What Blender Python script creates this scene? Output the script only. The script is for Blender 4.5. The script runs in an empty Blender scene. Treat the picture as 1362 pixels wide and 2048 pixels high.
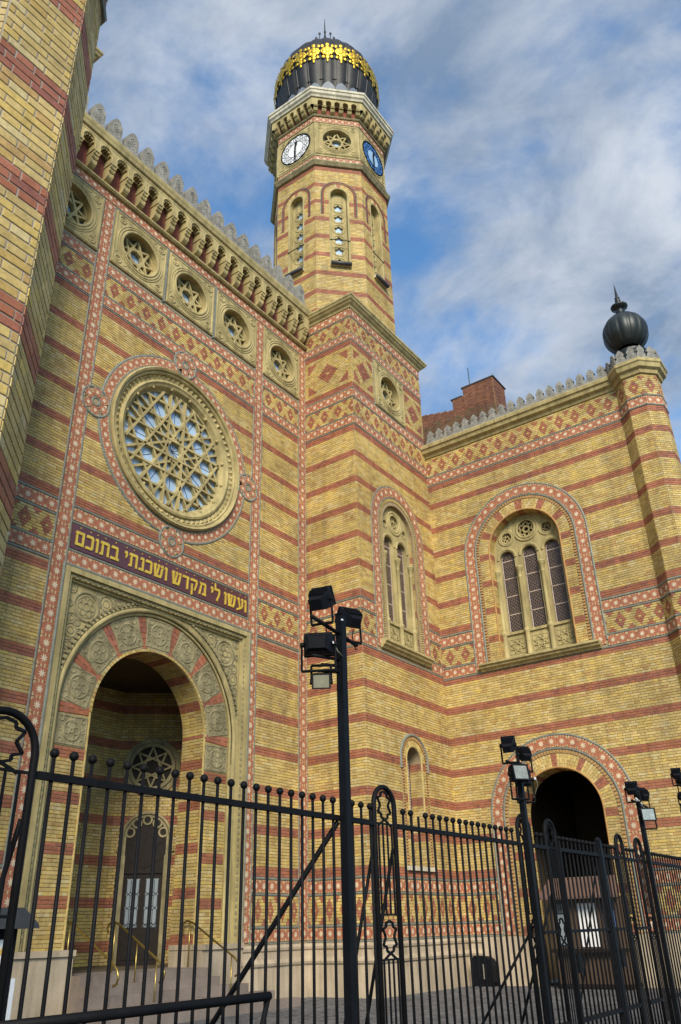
import bpy, bmesh, math, random
import numpy as np
from mathutils import Vector, Matrix

random.seed(7)
rng = np.random.default_rng(7)
scene = bpy.context.scene
COL = scene.collection
PI = math.pi

# ------------------------------------------------------------------ camera
YAW, PITCH, ROLL, FPX = math.radians(54.870), math.radians(27.232), math.radians(-1.5857), 1622.06
EYE = np.array([0.0, 0.0, 1.57])
_f = np.array([math.sin(YAW)*math.cos(PITCH), math.cos(YAW)*math.cos(PITCH), math.sin(PITCH)])
_r0 = np.array([math.cos(YAW), -math.sin(YAW), 0.0])
_u0 = np.cross(_r0, _f)
CR = math.cos(ROLL)*_r0 + math.sin(ROLL)*_u0
CU = -math.sin(ROLL)*_r0 + math.cos(ROLL)*_u0
CF = _f
cam_data = bpy.data.cameras.new('camera')
cam = bpy.data.objects.new('camera', cam_data)
COL.objects.link(cam)
cam_data.sensor_fit = 'VERTICAL'
cam_data.sensor_height = 24.0
cam_data.lens = FPX/2048*24.0
cam_data.clip_start = 0.05
cam_data.clip_end = 5000
M = Matrix.Identity(4)
for i in range(3):
    M[i][0], M[i][1], M[i][2], M[i][3] = CR[i], CU[i], -CF[i], EYE[i]
cam.matrix_world = M
scene.camera = cam
scene.render.resolution_x, scene.render.resolution_y = 681, 1024

# ------------------------------------------------------------------ sky and sun
SUN_DIR = Vector((-0.70, -0.63, 0.60)).normalized()     # towards the sun
sun_el = math.asin(SUN_DIR.z)
sun_az = math.atan2(SUN_DIR.x, SUN_DIR.y)
world = bpy.data.worlds.new('World')
scene.world = world
world.use_nodes = True
nt = world.node_tree
for n in list(nt.nodes): nt.nodes.remove(n)
out = nt.nodes.new('ShaderNodeOutputWorld')
bg = nt.nodes.new('ShaderNodeBackground'); bg.inputs['Strength'].default_value = 0.11
sky = nt.nodes.new('ShaderNodeTexSky')
sky.sky_type = 'NISHITA'; sky.sun_disc = False
sky.sun_elevation = sun_el; sky.sun_rotation = sun_az
sky.air_density = 1.0; sky.dust_density = 0.6; sky.ozone_density = 2.0
tc = nt.nodes.new('ShaderNodeTexCoord')
sep = nt.nodes.new('ShaderNodeSeparateXYZ'); nt.links.new(tc.outputs['Generated'], sep.inputs[0])
mz = nt.nodes.new('ShaderNodeMath'); mz.operation = 'ADD'; mz.inputs[1].default_value = 0.40; mz.use_clamp = False
nt.links.new(sep.outputs['Z'], mz.inputs[0])
def _div(o):
    d = nt.nodes.new('ShaderNodeMath'); d.operation = 'DIVIDE'
    nt.links.new(o, d.inputs[0]); nt.links.new(mz.outputs[0], d.inputs[1]); return d.outputs[0]
cmb = nt.nodes.new('ShaderNodeCombineXYZ')
nt.links.new(_div(sep.outputs['X']), cmb.inputs[0]); nt.links.new(_div(sep.outputs['Y']), cmb.inputs[1])
def _noise(scale, detail, rough, dist, loc):
    mp = nt.nodes.new('ShaderNodeMapping'); mp.inputs['Location'].default_value = loc
    mp.inputs['Rotation'].default_value = (0, 0, math.radians(35)); mp.inputs['Scale'].default_value = (1.0, 0.8, 1.0)
    nt.links.new(cmb.outputs[0], mp.inputs[0])
    no = nt.nodes.new('ShaderNodeTexNoise'); no.inputs['Scale'].default_value = scale
    no.inputs['Detail'].default_value = detail; no.inputs['Roughness'].default_value = rough
    no.inputs['Distortion'].default_value = dist
    nt.links.new(mp.outputs[0], no.inputs['Vector']); return no.outputs['Fac']
n1 = _noise(3.6, 10, 0.57, 0.25, (8.6, 2.9, 0))
n2 = _noise(12.0, 9, 0.6, 0.2, (0.4, 5.2, 0))
mixn = nt.nodes.new('ShaderNodeMath'); mixn.operation = 'MULTIPLY_ADD'
mixn.inputs[1].default_value = 0.35
nt.links.new(n2, mixn.inputs[0]); nt.links.new(n1, mixn.inputs[2])
ramp = nt.nodes.new('ShaderNodeValToRGB'); ramp.color_ramp.interpolation = 'EASE'
ramp.color_ramp.elements[0].position = 0.53; ramp.color_ramp.elements[0].color = (0.05, 0.05, 0.05, 1)
ramp.color_ramp.elements[1].position = 0.80; ramp.color_ramp.elements[1].color = (0.94, 0.94, 0.94, 1)
nt.links.new(mixn.outputs[0], ramp.inputs[0])
n3 = _noise(6.0, 8, 0.6, 0.4, (7.7, 2.2, 0))
cr2 = nt.nodes.new('ShaderNodeValToRGB')
cr2.color_ramp.elements[0].position = 0.34; cr2.color_ramp.elements[0].color = (1.9, 2.6, 3.7, 1)
cr2.color_ramp.elements[1].position = 0.66; cr2.color_ramp.elements[1].color = (5.6, 6.0, 6.6, 1)
nt.links.new(n3, cr2.inputs[0])
tint = nt.nodes.new('ShaderNodeMix'); tint.data_type = 'RGBA'; tint.blend_type = 'MULTIPLY'
tint.inputs['Factor'].default_value = 1.0
nt.links.new(sky.outputs[0], tint.inputs['A']); tint.inputs['B'].default_value = (1.05, 1.75, 2.1, 1)
mx = nt.nodes.new('ShaderNodeMix'); mx.data_type = 'RGBA'
nt.links.new(ramp.outputs[0], mx.inputs['Factor'])
nt.links.new(tint.outputs['Result'], mx.inputs['A']); nt.links.new(cr2.outputs[0], mx.inputs['B'])
nt.links.new(mx.outputs['Result'], bg.inputs['Color']); nt.links.new(bg.outputs[0], out.inputs[0])

sd = bpy.data.lights.new('sun', 'SUN'); sd.energy = 4.2; sd.angle = math.radians(20); sd.color = (1.0, 0.91, 0.77)
so = bpy.data.objects.new('sun', sd); COL.objects.link(so)
so.rotation_euler = (-SUN_DIR).to_track_quat('-Z', 'Y').to_euler()
so.location = (-20, -10, 30)
vs = scene.view_settings
vs.view_transform = 'Standard'; vs.look = 'None'; vs.exposure = 0.18; vs.gamma = 1.0
vs.use_curve_mapping = False

# ------------------------------------------------------------------ materials
def new_mat(name):
    m = bpy.data.materials.new(name); m.use_nodes = True
    return m, m.node_tree, m.node_tree.nodes['Principled BSDF']
def nd(t, typ, **kw):
    n = t.nodes.new(typ)
    for k, v in kw.items(): n.inputs[k].default_value = v
    return n
def noisy(t, scale, detail=6, rough=0.6, stretch=None):
    g = t.nodes.new('ShaderNodeNewGeometry')
    no = nd(t, 'ShaderNodeTexNoise', Scale=scale, Detail=detail, Roughness=rough)
    if stretch:
        mp = t.nodes.new('ShaderNodeMapping'); mp.inputs['Scale'].default_value = stretch
        t.links.new(g.outputs['Position'], mp.inputs[0]); t.links.new(mp.outputs[0], no.inputs['Vector'])
    else:
        t.links.new(g.outputs['Position'], no.inputs['Vector'])
    return no.outputs['Fac']
def ramp_(t, fac, p0, c0, p1, c1):
    r = t.nodes.new('ShaderNodeValToRGB')
    r.color_ramp.elements[0].position = p0; r.color_ramp.elements[0].color = c0
    r.color_ramp.elements[1].position = p1; r.color_ramp.elements[1].color = c1
    t.links.new(fac, r.inputs[0]); return r.outputs[0]
def mul_(t, a, b, f=1.0):
    m = t.nodes.new('ShaderNodeMix'); m.data_type = 'RGBA'; m.blend_type = 'MULTIPLY'; m.inputs['Factor'].default_value = f
    t.links.new(a, m.inputs['A']); t.links.new(b, m.inputs['B']); return m.outputs['Result']
def bump_(t, b, fac, strength, dist=0.01):
    bp = nd(t, 'ShaderNodeBump', Strength=strength, Distance=dist)
    t.links.new(fac, bp.inputs['Height']); t.links.new(bp.outputs[0], b.inputs['Normal'])
def solid(name, col, rough=0.8, var=0.25, scale=3.0, metallic=0.0, bump=0.3, fine=40.0, stretch=None, streak=0.0):
    m, t, b = new_mat(name)
    c = nd(t, 'ShaderNodeRGB'); c.outputs[0].default_value = (*col, 1)
    lo, hi = 1-var, 1+var*0.6
    o = mul_(t, c.outputs[0], ramp_(t, noisy(t, scale, stretch=stretch), 0.3, (lo, lo, lo, 1), 0.7, (hi, hi, hi, 1)))
    o = mul_(t, o, ramp_(t, noisy(t, fine, 3), 0.3, (1-var*.5,)*3+(1,), 0.7, (1+var*.3,)*3+(1,)))
    if streak:
        s = 1-streak
        o = mul_(t, o, ramp_(t, noisy(t, 2.2, 5, 0.6, (2.2, 2.2, 0.25)), 0.38, (s, s, s*0.96, 1), 0.58, (1, 1, 1, 1)))
    t.links.new(o, b.inputs['Base Color'])
    b.inputs['Roughness'].default_value = rough; b.inputs['Metallic'].default_value = metallic
    if bump: bump_(t, b, noisy(t, fine, 4), bump, 0.01)
    return m
def attr_mat(name, rough, stain, bump, spec=0.3):
    m, t, b = new_mat(name)
    a = t.nodes.new('ShaderNodeAttribute'); a.attribute_name = 'Col'
    o = mul_(t, a.outputs['Color'], ramp_(t, noisy(t, 0.55, 7, 0.65), 0.33, (1-stain, 1-stain, 1-stain*0.9, 1), 0.62, (1.05, 1.04, 1.0, 1)))
    o = mul_(t, o, ramp_(t, noisy(t, 1.6, 6, 0.6, (2.5, 2.5, 0.35)), 0.34, (1-stain*.7, 1-stain*.7, 1-stain*.65, 1), 0.55, (1, 1, 1, 1)))
    o = mul_(t, o, ramp_(t, noisy(t, 45, 4), 0.3, (0.84, 0.83, 0.82, 1), 0.7, (1.1, 1.1, 1.08, 1)))
    o = mul_(t, o, ramp_(t, noisy(t, 130, 2, 0.5), 0.27, (0.45, 0.42, 0.40, 1), 0.36, (1, 1, 1, 1)))
    o = mul_(t, o, ramp_(t, noisy(t, 7, 5, 0.65), 0.30, (0.80, 0.79, 0.78, 1), 0.52, (1.03, 1.03, 1.02, 1)))
    t.links.new(o, b.inputs['Base Color'])
    b.inputs['Roughness'].default_value = rough
    b.inputs['Specular IOR Level'].default_value = spec
    bump_(t, b, noisy(t, 70, 5), bump, 0.004)
    return m
MAT = {}
MAT['brick'] = attr_mat('glazed_brick', 0.65, 0.28, 0.45)
MAT['tile'] = attr_mat('star_tile_clay', 0.6, 0.18, 0.15)
MAT['mortar'] = solid('mortar', (0.34, 0.255, 0.14), 0.95, 0.25)
MAT['mortar_near'] = solid('mortar_near', (0.36, 0.32, 0.26), 0.95, 0.25)
MAT['stone'] = solid('yellow_sandstone', (0.46, 0.365, 0.16), 0.85, 0.25, 1.5, streak=0.30)
MAT['pale'] = solid('pale_stone', (0.62, 0.56, 0.42), 0.85, 0.25, 1.5, streak=0.30)
MAT['carved'] = solid('carved_stone', (0.33, 0.275, 0.145), 0.9, 0.3, 4.0, streak=0.35, bump=0.6)
MAT['merlon'] = solid('weathered_merlon_stone', (0.26, 0.245, 0.21), 0.9, 0.45, 4.0, bump=0.9, fine=22)
MAT['rope'] = solid('grey_glazed_moulding', (0.20, 0.205, 0.165), 0.5, 0.3, 6.0, bump=0.6, fine=60)
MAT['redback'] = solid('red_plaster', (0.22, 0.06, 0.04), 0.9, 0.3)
MAT['buff'] = solid('buff_brick_trim', (0.50, 0.36, 0.12), 0.8, 0.3, 6)
MAT['redtrim'] = solid('red_trim_brick', (0.36, 0.125, 0.07), 0.8, 0.3, 6)
MAT['orange'] = solid('orange_dentil', (0.46, 0.25, 0.08), 0.8, 0.3, 6)
MAT['marble'] = solid('pink_limestone', (0.50, 0.40, 0.28), 0.6, 0.25, 0.8, streak=0.25)
MAT['iron'] = solid('black_iron', (0.006, 0.006, 0.007), 0.6, 0.3, 8, bump=0.2)
MAT['ironpost'] = solid('painted_iron_post', (0.005, 0.0055, 0.007), 0.5, 0.3, 5, bump=0.1)
MAT['casing'] = solid('dark_lamp_casing', (0.006, 0.0065, 0.009), 0.6, 0.3, 8, bump=0.1)
MAT['greybox'] = solid('olive_grey_box', (0.16, 0.15, 0.09), 0.6, 0.2, 8, bump=0.1)
MAT['dome'] = solid('dark_dome_metal', (0.030, 0.028, 0.026), 0.55, 0.5, 1.4, metallic=0.35, bump=0.15, streak=0.3)
MAT['patina'] = solid('patina_dome_metal', (0.030, 0.036, 0.033), 0.45, 0.5, 2.0, metallic=0.3, bump=0.15, streak=0.4)
MAT['seam'] = solid('dome_seam_metal', (0.05, 0.047, 0.042), 0.45, 0.3, 3, metallic=0.4)
MAT['gold'] = solid('gilding', (0.70, 0.43, 0.04), 0.42, 0.45, 4, metallic=0.85, bump=0.15)
MAT['gilt'] = solid('gilt_letter', (0.80, 0.55, 0.07), 0.4, 0.2, 6, metallic=0.35, bump=0.1)
MAT['lead'] = solid('lead_flashing', (0.16, 0.18, 0.21), 0.5, 0.25, 3)
MAT['leaddark'] = solid('dark_lead', (0.05, 0.05, 0.05), 0.5, 0.25, 3)
MAT['banner'] = solid('purple_enamel_panel', (0.105, 0.036, 0.042), 0.3, 0.25, 0.7, bump=0.03)
MAT['brass'] = solid('brass_rail', (0.42, 0.31, 0.09), 0.35, 0.15, 8, metallic=0.9, bump=0.05)
MAT['wood'] = solid('brown_wood', (0.075, 0.045, 0.025), 0.6, 0.4, 5, stretch=(8, 8, 0.6))
MAT['canopy'] = solid('brown_canopy_sheet', (0.13, 0.075, 0.055), 0.6, 0.2, 3)
MAT['dark'] = solid('dark_interior', (0.02, 0.016, 0.012), 0.95, 0.3)
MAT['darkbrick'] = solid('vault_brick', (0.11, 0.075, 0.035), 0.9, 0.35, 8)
MAT['door'] = solid('dark_door_wood', (0.022, 0.016, 0.013), 0.5, 0.3, 8)
MAT['slab'] = solid('stone_step', (0.24, 0.19, 0.155), 0.8, 0.3, 1.2)
MAT['ground'] = solid('paving_bed', (0.07, 0.068, 0.068), 0.9, 0.3, 2)
MAT['sett'] = attr_mat('stone_sett', 0.75, 0.25, 0.5)
MAT['roof'] = solid('dark_roof_sheet', (0.05, 0.045, 0.045), 0.6, 0.3, 3)
MAT['plaster'] = solid('rear_plaster', (0.35, 0.29, 0.18), 0.9, 0.25, 1.2)
MAT['oldbrick'] = attr_mat('old_chimney_brick', 0.9, 0.35, 0.6)
MAT['clock_white'] = solid('white_clock_enamel', (0.82, 0.80, 0.78), 0.35, 0.06, 3, bump=0.02)
MAT['clock_blue'] = solid('blue_clock_enamel', (0.055, 0.20, 0.52), 0.25, 0.15, 2, bump=0.02)
MAT['clock_pale'] = solid('pale_blue_clock_enamel', (0.30, 0.48, 0.68), 0.25, 0.1, 2, bump=0.02)
MAT['paper'] = solid('white_paper_and_bright_pane', (0.78, 0.76, 0.74), 0.7, 0.08, 5, bump=0.0)
MAT['paper_y'] = solid('printed_yellow', (0.65, 0.42, 0.10), 0.7, 0.1, 5, bump=0.0)
MAT['blueprint'] = solid('printed_blue', (0.10, 0.16, 0.38), 0.6, 0.1, 5, bump=0.0)
MAT['white'] = solid('white_paint', (0.75, 0.76, 0.78), 0.5, 0.08, 5, bump=0.0)
def glass(name, col, rough, metallic, var=0.3, scale=2.0):
    m = solid(name, col, rough, var, scale, metallic, bump=0.0)
    m.node_tree.nodes['Principled BSDF'].inputs['Specular IOR Level'].default_value = 0.8
    return m
MAT['skyglass'] = glass('painted_sky_reflection_glass', (0.42, 0.56, 0.74), 0.18, 0.1, 0.2)  # sky reflection put into the base colour as pale blue
MAT['darkglass'] = glass('dark_leaded_glass', (0.030, 0.026, 0.036), 0.3, 0.0, 0.5, 6)
MAT['lattice'] = solid('leaded_glass_lattice', (0.27, 0.18, 0.11), 0.5, 0.35, 8, bump=0.1)
MAT['beading'] = solid('pale_glass_border', (0.52, 0.40, 0.32), 0.4, 0.3, 10, bump=0.1)
for _k in ('iron', 'ironpost', 'casing', 'door'): MAT[_k].node_tree.nodes['Principled BSDF'].inputs['Specular IOR Level'].default_value = 0.12
MAT['doorglass'] = glass('milky_door_glass', (0.22, 0.25, 0.27), 0.3, 0.0, 0.15)
MAT['lampglass'] = glass('floodlight_glass', (0.38, 0.37, 0.30), 0.12, 0.5, 0.3, 9)

# ------------------------------------------------------------------ geometry helpers
ZUP = np.array([0.0, 0.0, 1.0])
class Frame:
    def __init__(self, o, n):
        self.o = np.array(o, float); self.n = np.array([n[0], n[1], 0.0], float); self.n /= np.linalg.norm(self.n)
        self.u = np.array([-self.n[1], self.n[0], 0.0])
    def p(self, u, z, d=0.0):
        return self.o + u*self.u + z*ZUP + d*self.n
    def shift(self, d):
        return Frame(self.o + d*self.n, self.n)
    def mat(self, u, z, d, su, sd, sz, ang=0.0):
        c, s = math.cos(ang), math.sin(ang)
        a = c*self.u + s*ZUP; b = -s*self.u + c*ZUP
        m = np.eye(4)
        m[:3, 0] = a*su; m[:3, 1] = -self.n*sd; m[:3, 2] = b*sz; m[:3, 3] = self.p(u, z, d)
        return m
class MB:
    def __init__(self):
        self.v = []; self.f = []; self.m = []; self.c = None
    def quad(self, a, b, c, d, m=0):
        i = len(self.v); self.v += [a, b, c, d]; self.f.append((i, i+1, i+2, i+3)); self.m.append(m)
    def poly(self, pts, m=0):
        i = len(self.v); self.v += list(pts); self.f.append(tuple(range(i, i+len(pts)))); self.m.append(m)
    def hexa(self, P8, m=0):
        i = len(self.v); self.v += list(P8)
        for q in ((0, 1, 2, 3), (7, 6, 5, 4), (0, 4, 5, 1), (1, 5, 6, 2), (2, 6, 7, 3), (3, 7, 4, 0)):
            self.f.append(tuple(i+k for k in q)); self.m.append(m)
        return self
    def box(self, x0, x1, y0, y1, z0, z1, m=0):
        A = np.array
        return self.hexa([A((x0, y0, z0)), A((x1, y0, z0)), A((x1, y0, z1)), A((x0, y0, z1)),
                          A((x0, y1, z0)), A((x1, y1, z0)), A((x1, y1, z1)), A((x0, y1, z1))], m)
    def fbox(self, F, u0, u1, z0, z1, d0, d1, m=0):
        return self.hexa([F.p(u0, z0, d1), F.p(u1, z0, d1), F.p(u1, z1, d1), F.p(u0, z1, d1),
                          F.p(u0, z0, d0), F.p(u1, z0, d0), F.p(u1, z1, d0), F.p(u0, z1, d0)], m)
    def fbar(self, F, p, q, w, d0, d1, m=0):
        dx, dz = q[0]-p[0], q[1]-p[1]; L = math.hypot(dx, dz) or 1
        ex, ez = -dz/L*w/2, dx/L*w/2
        c = [(p[0]-ex, p[1]-ez), (q[0]-ex, q[1]-ez), (q[0]+ex, q[1]+ez), (p[0]+ex, p[1]+ez)]
        return self.hexa([F.p(a, b, d1) for a, b in c] + [F.p(a, b, d0) for a, b in c], m)
    def fprism(self, F, poly, d0, d1, m=0, back=False):
        n = len(poly); i = len(self.v)
        self.v += [F.p(a, b, d1) for a, b in poly] + [F.p(a, b, d0) for a, b in poly]
        self.f.append(tuple(range(i, i+n))); self.m.append(m)
        if back: self.f.append(tuple(range(i+2*n-1, i+n-1, -1))); self.m.append(m)
        for k in range(n):
            j = (k+1) % n
            self.f.append((i+k, i+n+k, i+n+j, i+j)); self.m.append(m)
        return self
    def fring(self, F, uc, zc, r0, r1, d0, d1, n=32, m=0, a0=0.0, a1=2*PI, back=False):
        full = abs(a1-a0-2*PI) < 1e-6
        k = n if full else n+1
        i = len(self.v)
        for j in range(k):
            a = a0+(a1-a0)*j/n; c, s = math.cos(a), math.sin(a)
            self.v += [F.p(uc+r0*c, zc+r0*s, d1), F.p(uc+r1*c, zc+r1*s, d1), F.p(uc+r1*c, zc+r1*s, d0), F.p(uc+r0*c, zc+r0*s, d0)]
        for j in range(n):
            a, b = i+4*j, i+4*((j+1) % k)
            for e in (((0, 1), (1, 2), (3, 0)) if not back else ((0, 1), (1, 2), (2, 3), (3, 0))):
                self.f.append((a+e[0], a+e[1], b+e[1], b+e[0])); self.m.append(m)
        if not full:
            self.f.append((i, i+3, i+2, i+1)); self.m.append(m)
            e = i+4*(k-1); self.f.append((e, e+1, e+2, e+3)); self.m.append(m)
        return self
    def fdisc(self, F, uc, zc, r, d, n=32, m=0):
        self.poly([F.p(uc+r*math.cos(2*PI*k/n), zc+r*math.sin(2*PI*k/n), d) for k in range(n)], m); return self
    def sweep(self, path, prof, mp, closed=False, m=0, caps=True):
        """path: 2d points; prof: (lateral to the right of travel, rise); mp(a, b, rise) -> 3d"""
        n = len(path); P = [np.array(p, float) for p in path]; i0 = len(self.v); k = len(prof)
        for i in range(n):
            if closed: a, b, c = P[i-1], P[i], P[(i+1) % n]
            else: a, b, c = P[max(i-1, 0)], P[i], P[min(i+1, n-1)]
            t1 = b-a if np.any(b != a) else c-b
            t2 = c-b if np.any(c != b) else b-a
            t1 = t1/np.linalg.norm(t1); t2 = t2/np.linalg.norm(t2)
            n1 = np.array([t1[1], -t1[0]]); n2 = np.array([t2[1], -t2[0]])
            nn = n1+n2; L = np.linalg.norm(nn)
            nn = nn/L if L > 1e-6 else n1
            sc = 1.0/max(0.35, float(nn@n1))
            for (w, h) in prof:
                q = b+nn*w*sc; self.v.append(mp(q[0], q[1], h))
        for i in range(n if closed else n-1):
            a, b = i0+i*k, i0+((i+1) % n)*k
            for j in range(k-1):
                self.f.append((a+j, a+j+1, b+j+1, b+j)); self.m.append(m)
        if caps and not closed:
            self.f.append(tuple(range(i0, i0+k))); self.m.append(m)
            e = i0+(n-1)*k; self.f.append(tuple(range(e+k-1, e-1, -1))); self.m.append(m)
        return self
    def fsweep(self, F, path, prof, closed=False, m=0, d=0.0):
        return self.sweep(path, prof, lambda a, b, h: F.p(a, b, h+d), closed, m)
    def bead(self, F, path, r, closed=False, m=0, d=0.0, flat=0.8):
        prof = [(r*math.cos(a), r*flat*math.sin(a)) for a in np.linspace(0, PI, 6)]
        return self.fsweep(F, path, prof, closed, m, d)
    def tube(self, pts, r, n=8, m=0, closed=False):
        P = [np.array(p, float) for p in pts]; N = len(P); i0 = len(self.v)
        ref = None
        for i in range(N):
            t = (P[(i+1) % N]-P[i-1]) if closed else (P[min(i+1, N-1)]-P[max(i-1, 0)])
            t = t/np.linalg.norm(t)
            if ref is None:
                ref = np.array([0, 0, 1.0]) if abs(t[2]) < 0.9 else np.array([1.0, 0, 0])
            a = ref-t*(ref@t); a = a/np.linalg.norm(a); b = np.cross(t, a); ref = a
            rr = r[i] if hasattr(r, '__len__') else r
            for k in range(n):
                th = 2*PI*(k+0.5)/n; self.v.append(P[i]+rr*(math.cos(th)*a+math.sin(th)*b))
        for i in range(N if closed else N-1):
            a0, b0 = i0+i*n, i0+((i+1) % N)*n
            for k in range(n):
                j = (k+1) % n; self.f.append((a0+k, a0+j, b0+j, b0+k)); self.m.append(m)
        if not closed:
            self.f.append(tuple(range(i0+n-1, i0-1, -1))); self.m.append(m)
            e = i0+(N-1)*n; self.f.append(tuple(range(e, e+n))); self.m.append(m)
        return self
    def lathe(self, c, prof, n=24, m=0, lobes=0, lobe=0.0, sharp=1.0, phase=0.0):
        i0 = len(self.v); k = len(prof)
        for j in range(n):
            a = 2*PI*j/n+phase
            g = 1.0
            if lobes: g = 1.0-lobe*(1-abs(math.cos((a-phase)*lobes/2))**sharp) if False else 1.0-lobe*(1-abs(math.sin((a-phase)*lobes/2))**sharp)
            for r, z in prof:
                self.v.append(np.array([c[0]+r*g*math.cos(a), c[1]+r*g*math.sin(a), c[2]+z]))
        for j in range(n):
            a, b = i0+j*k, i0+((j+1) % n)*k
            for q in range(k-1):
                self.f.append((a+q, b+q, b+q+1, a+q+1)); self.m.append(m)
        return self
def set_mesh(me, V, faces, mats_idx, colors=None, smooth=False):
    """fast mesh fill; faces is a list of tuples"""
    V = np.asarray(V, float).reshape(-1, 3)
    me.from_pydata(V.tolist(), [], faces)
    if mats_idx is not None and len(mats_idx): me.polygons.foreach_set('material_index', np.asarray(mats_idx, np.int32))
    if colors is not None:
        at = me.attributes.new('Col', 'FLOAT_COLOR', 'FACE')
        cc = np.ones((len(faces), 4), np.float32); cc[:, :3] = colors
        at.data.foreach_set('color', cc.ravel())
    if smooth: me.polygons.foreach_set('use_smooth', np.ones(len(faces), bool))
    me.update()
ORIG = {}
def thing(name, label, cat, loc, group=None):
    o = bpy.data.objects.new(name, None); COL.objects.link(o)
    o.location = loc; o.empty_display_size = 0.3
    o['label'] = label; o['category'] = cat
    if group: o['group'] = group
    ORIG[o.name] = np.array(loc, float)
    return o
def base_of(o):
    return ORIG[o.name]
def link_mesh(name, me, parent):
    o = bpy.data.objects.new(name, me); COL.objects.link(o)
    if parent is not None:
        o.parent = parent; ORIG[o.name] = base_of(parent)
    return o
def part(mb, name, parent, mats, smooth=False, label=None, stuff=False):
    if not isinstance(mats, (list, tuple)): mats = [mats]
    L = base_of(parent)
    me = bpy.data.meshes.new(name)
    for m in mats: me.materials.append(MAT[m])
    set_mesh(me, np.asarray(mb.v, float)-L, mb.f, mb.m, None, smooth)
    o = link_mesh(name, me, parent)
    if label: o['label'] = label
    if stuff: o['kind'] = 'stuff'
    return o
def part_split(mb, name, parent, mats):
    """one part for each connected run of a moulding"""
    n = len(mb.v); root = list(range(n))
    def find(i):
        while root[i] != i: root[i] = root[root[i]]; i = root[i]
        return i
    for f in mb.f:
        a = find(f[0])
        for k in f[1:]: root[find(k)] = a
    groups = {}
    for fi, f in enumerate(mb.f): groups.setdefault(find(f[0]), []).append(fi)
    for fl in groups.values():
        ids = {}; q = MB()
        for fi in fl:
            g = []
            for k in mb.f[fi]:
                if k not in ids: ids[k] = len(q.v); q.v.append(mb.v[k])
                g.append(ids[k])
            q.f.append(tuple(g)); q.m.append(mb.m[fi])
        part(q, name, parent, mats)
def top(mb, name, mats, label=None, cat=None, kind=None, group=None, smooth=False, loc=(0, 0, 0)):
    if not isinstance(mats, (list, tuple)): mats = [mats]
    me = bpy.data.meshes.new(name)
    for m in mats: me.materials.append(MAT[m])
    set_mesh(me, np.asarray(mb.v, float)-np.array(loc, float), mb.f, mb.m, None, smooth)
    o = bpy.data.objects.new(name, me); COL.objects.link(o); o.location = loc
    ORIG[o.name] = np.array(loc, float)
    if label: o['label'] = label
    if cat: o['category'] = cat
    if kind: o['kind'] = kind
    if group: o['group'] = group
    return o
def project(Pw):
    q = Pw-EYE; z = q@CF
    return 681+FPX*(q@CR)/z, 1024-FPX*(q@CU)/z, z
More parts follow.
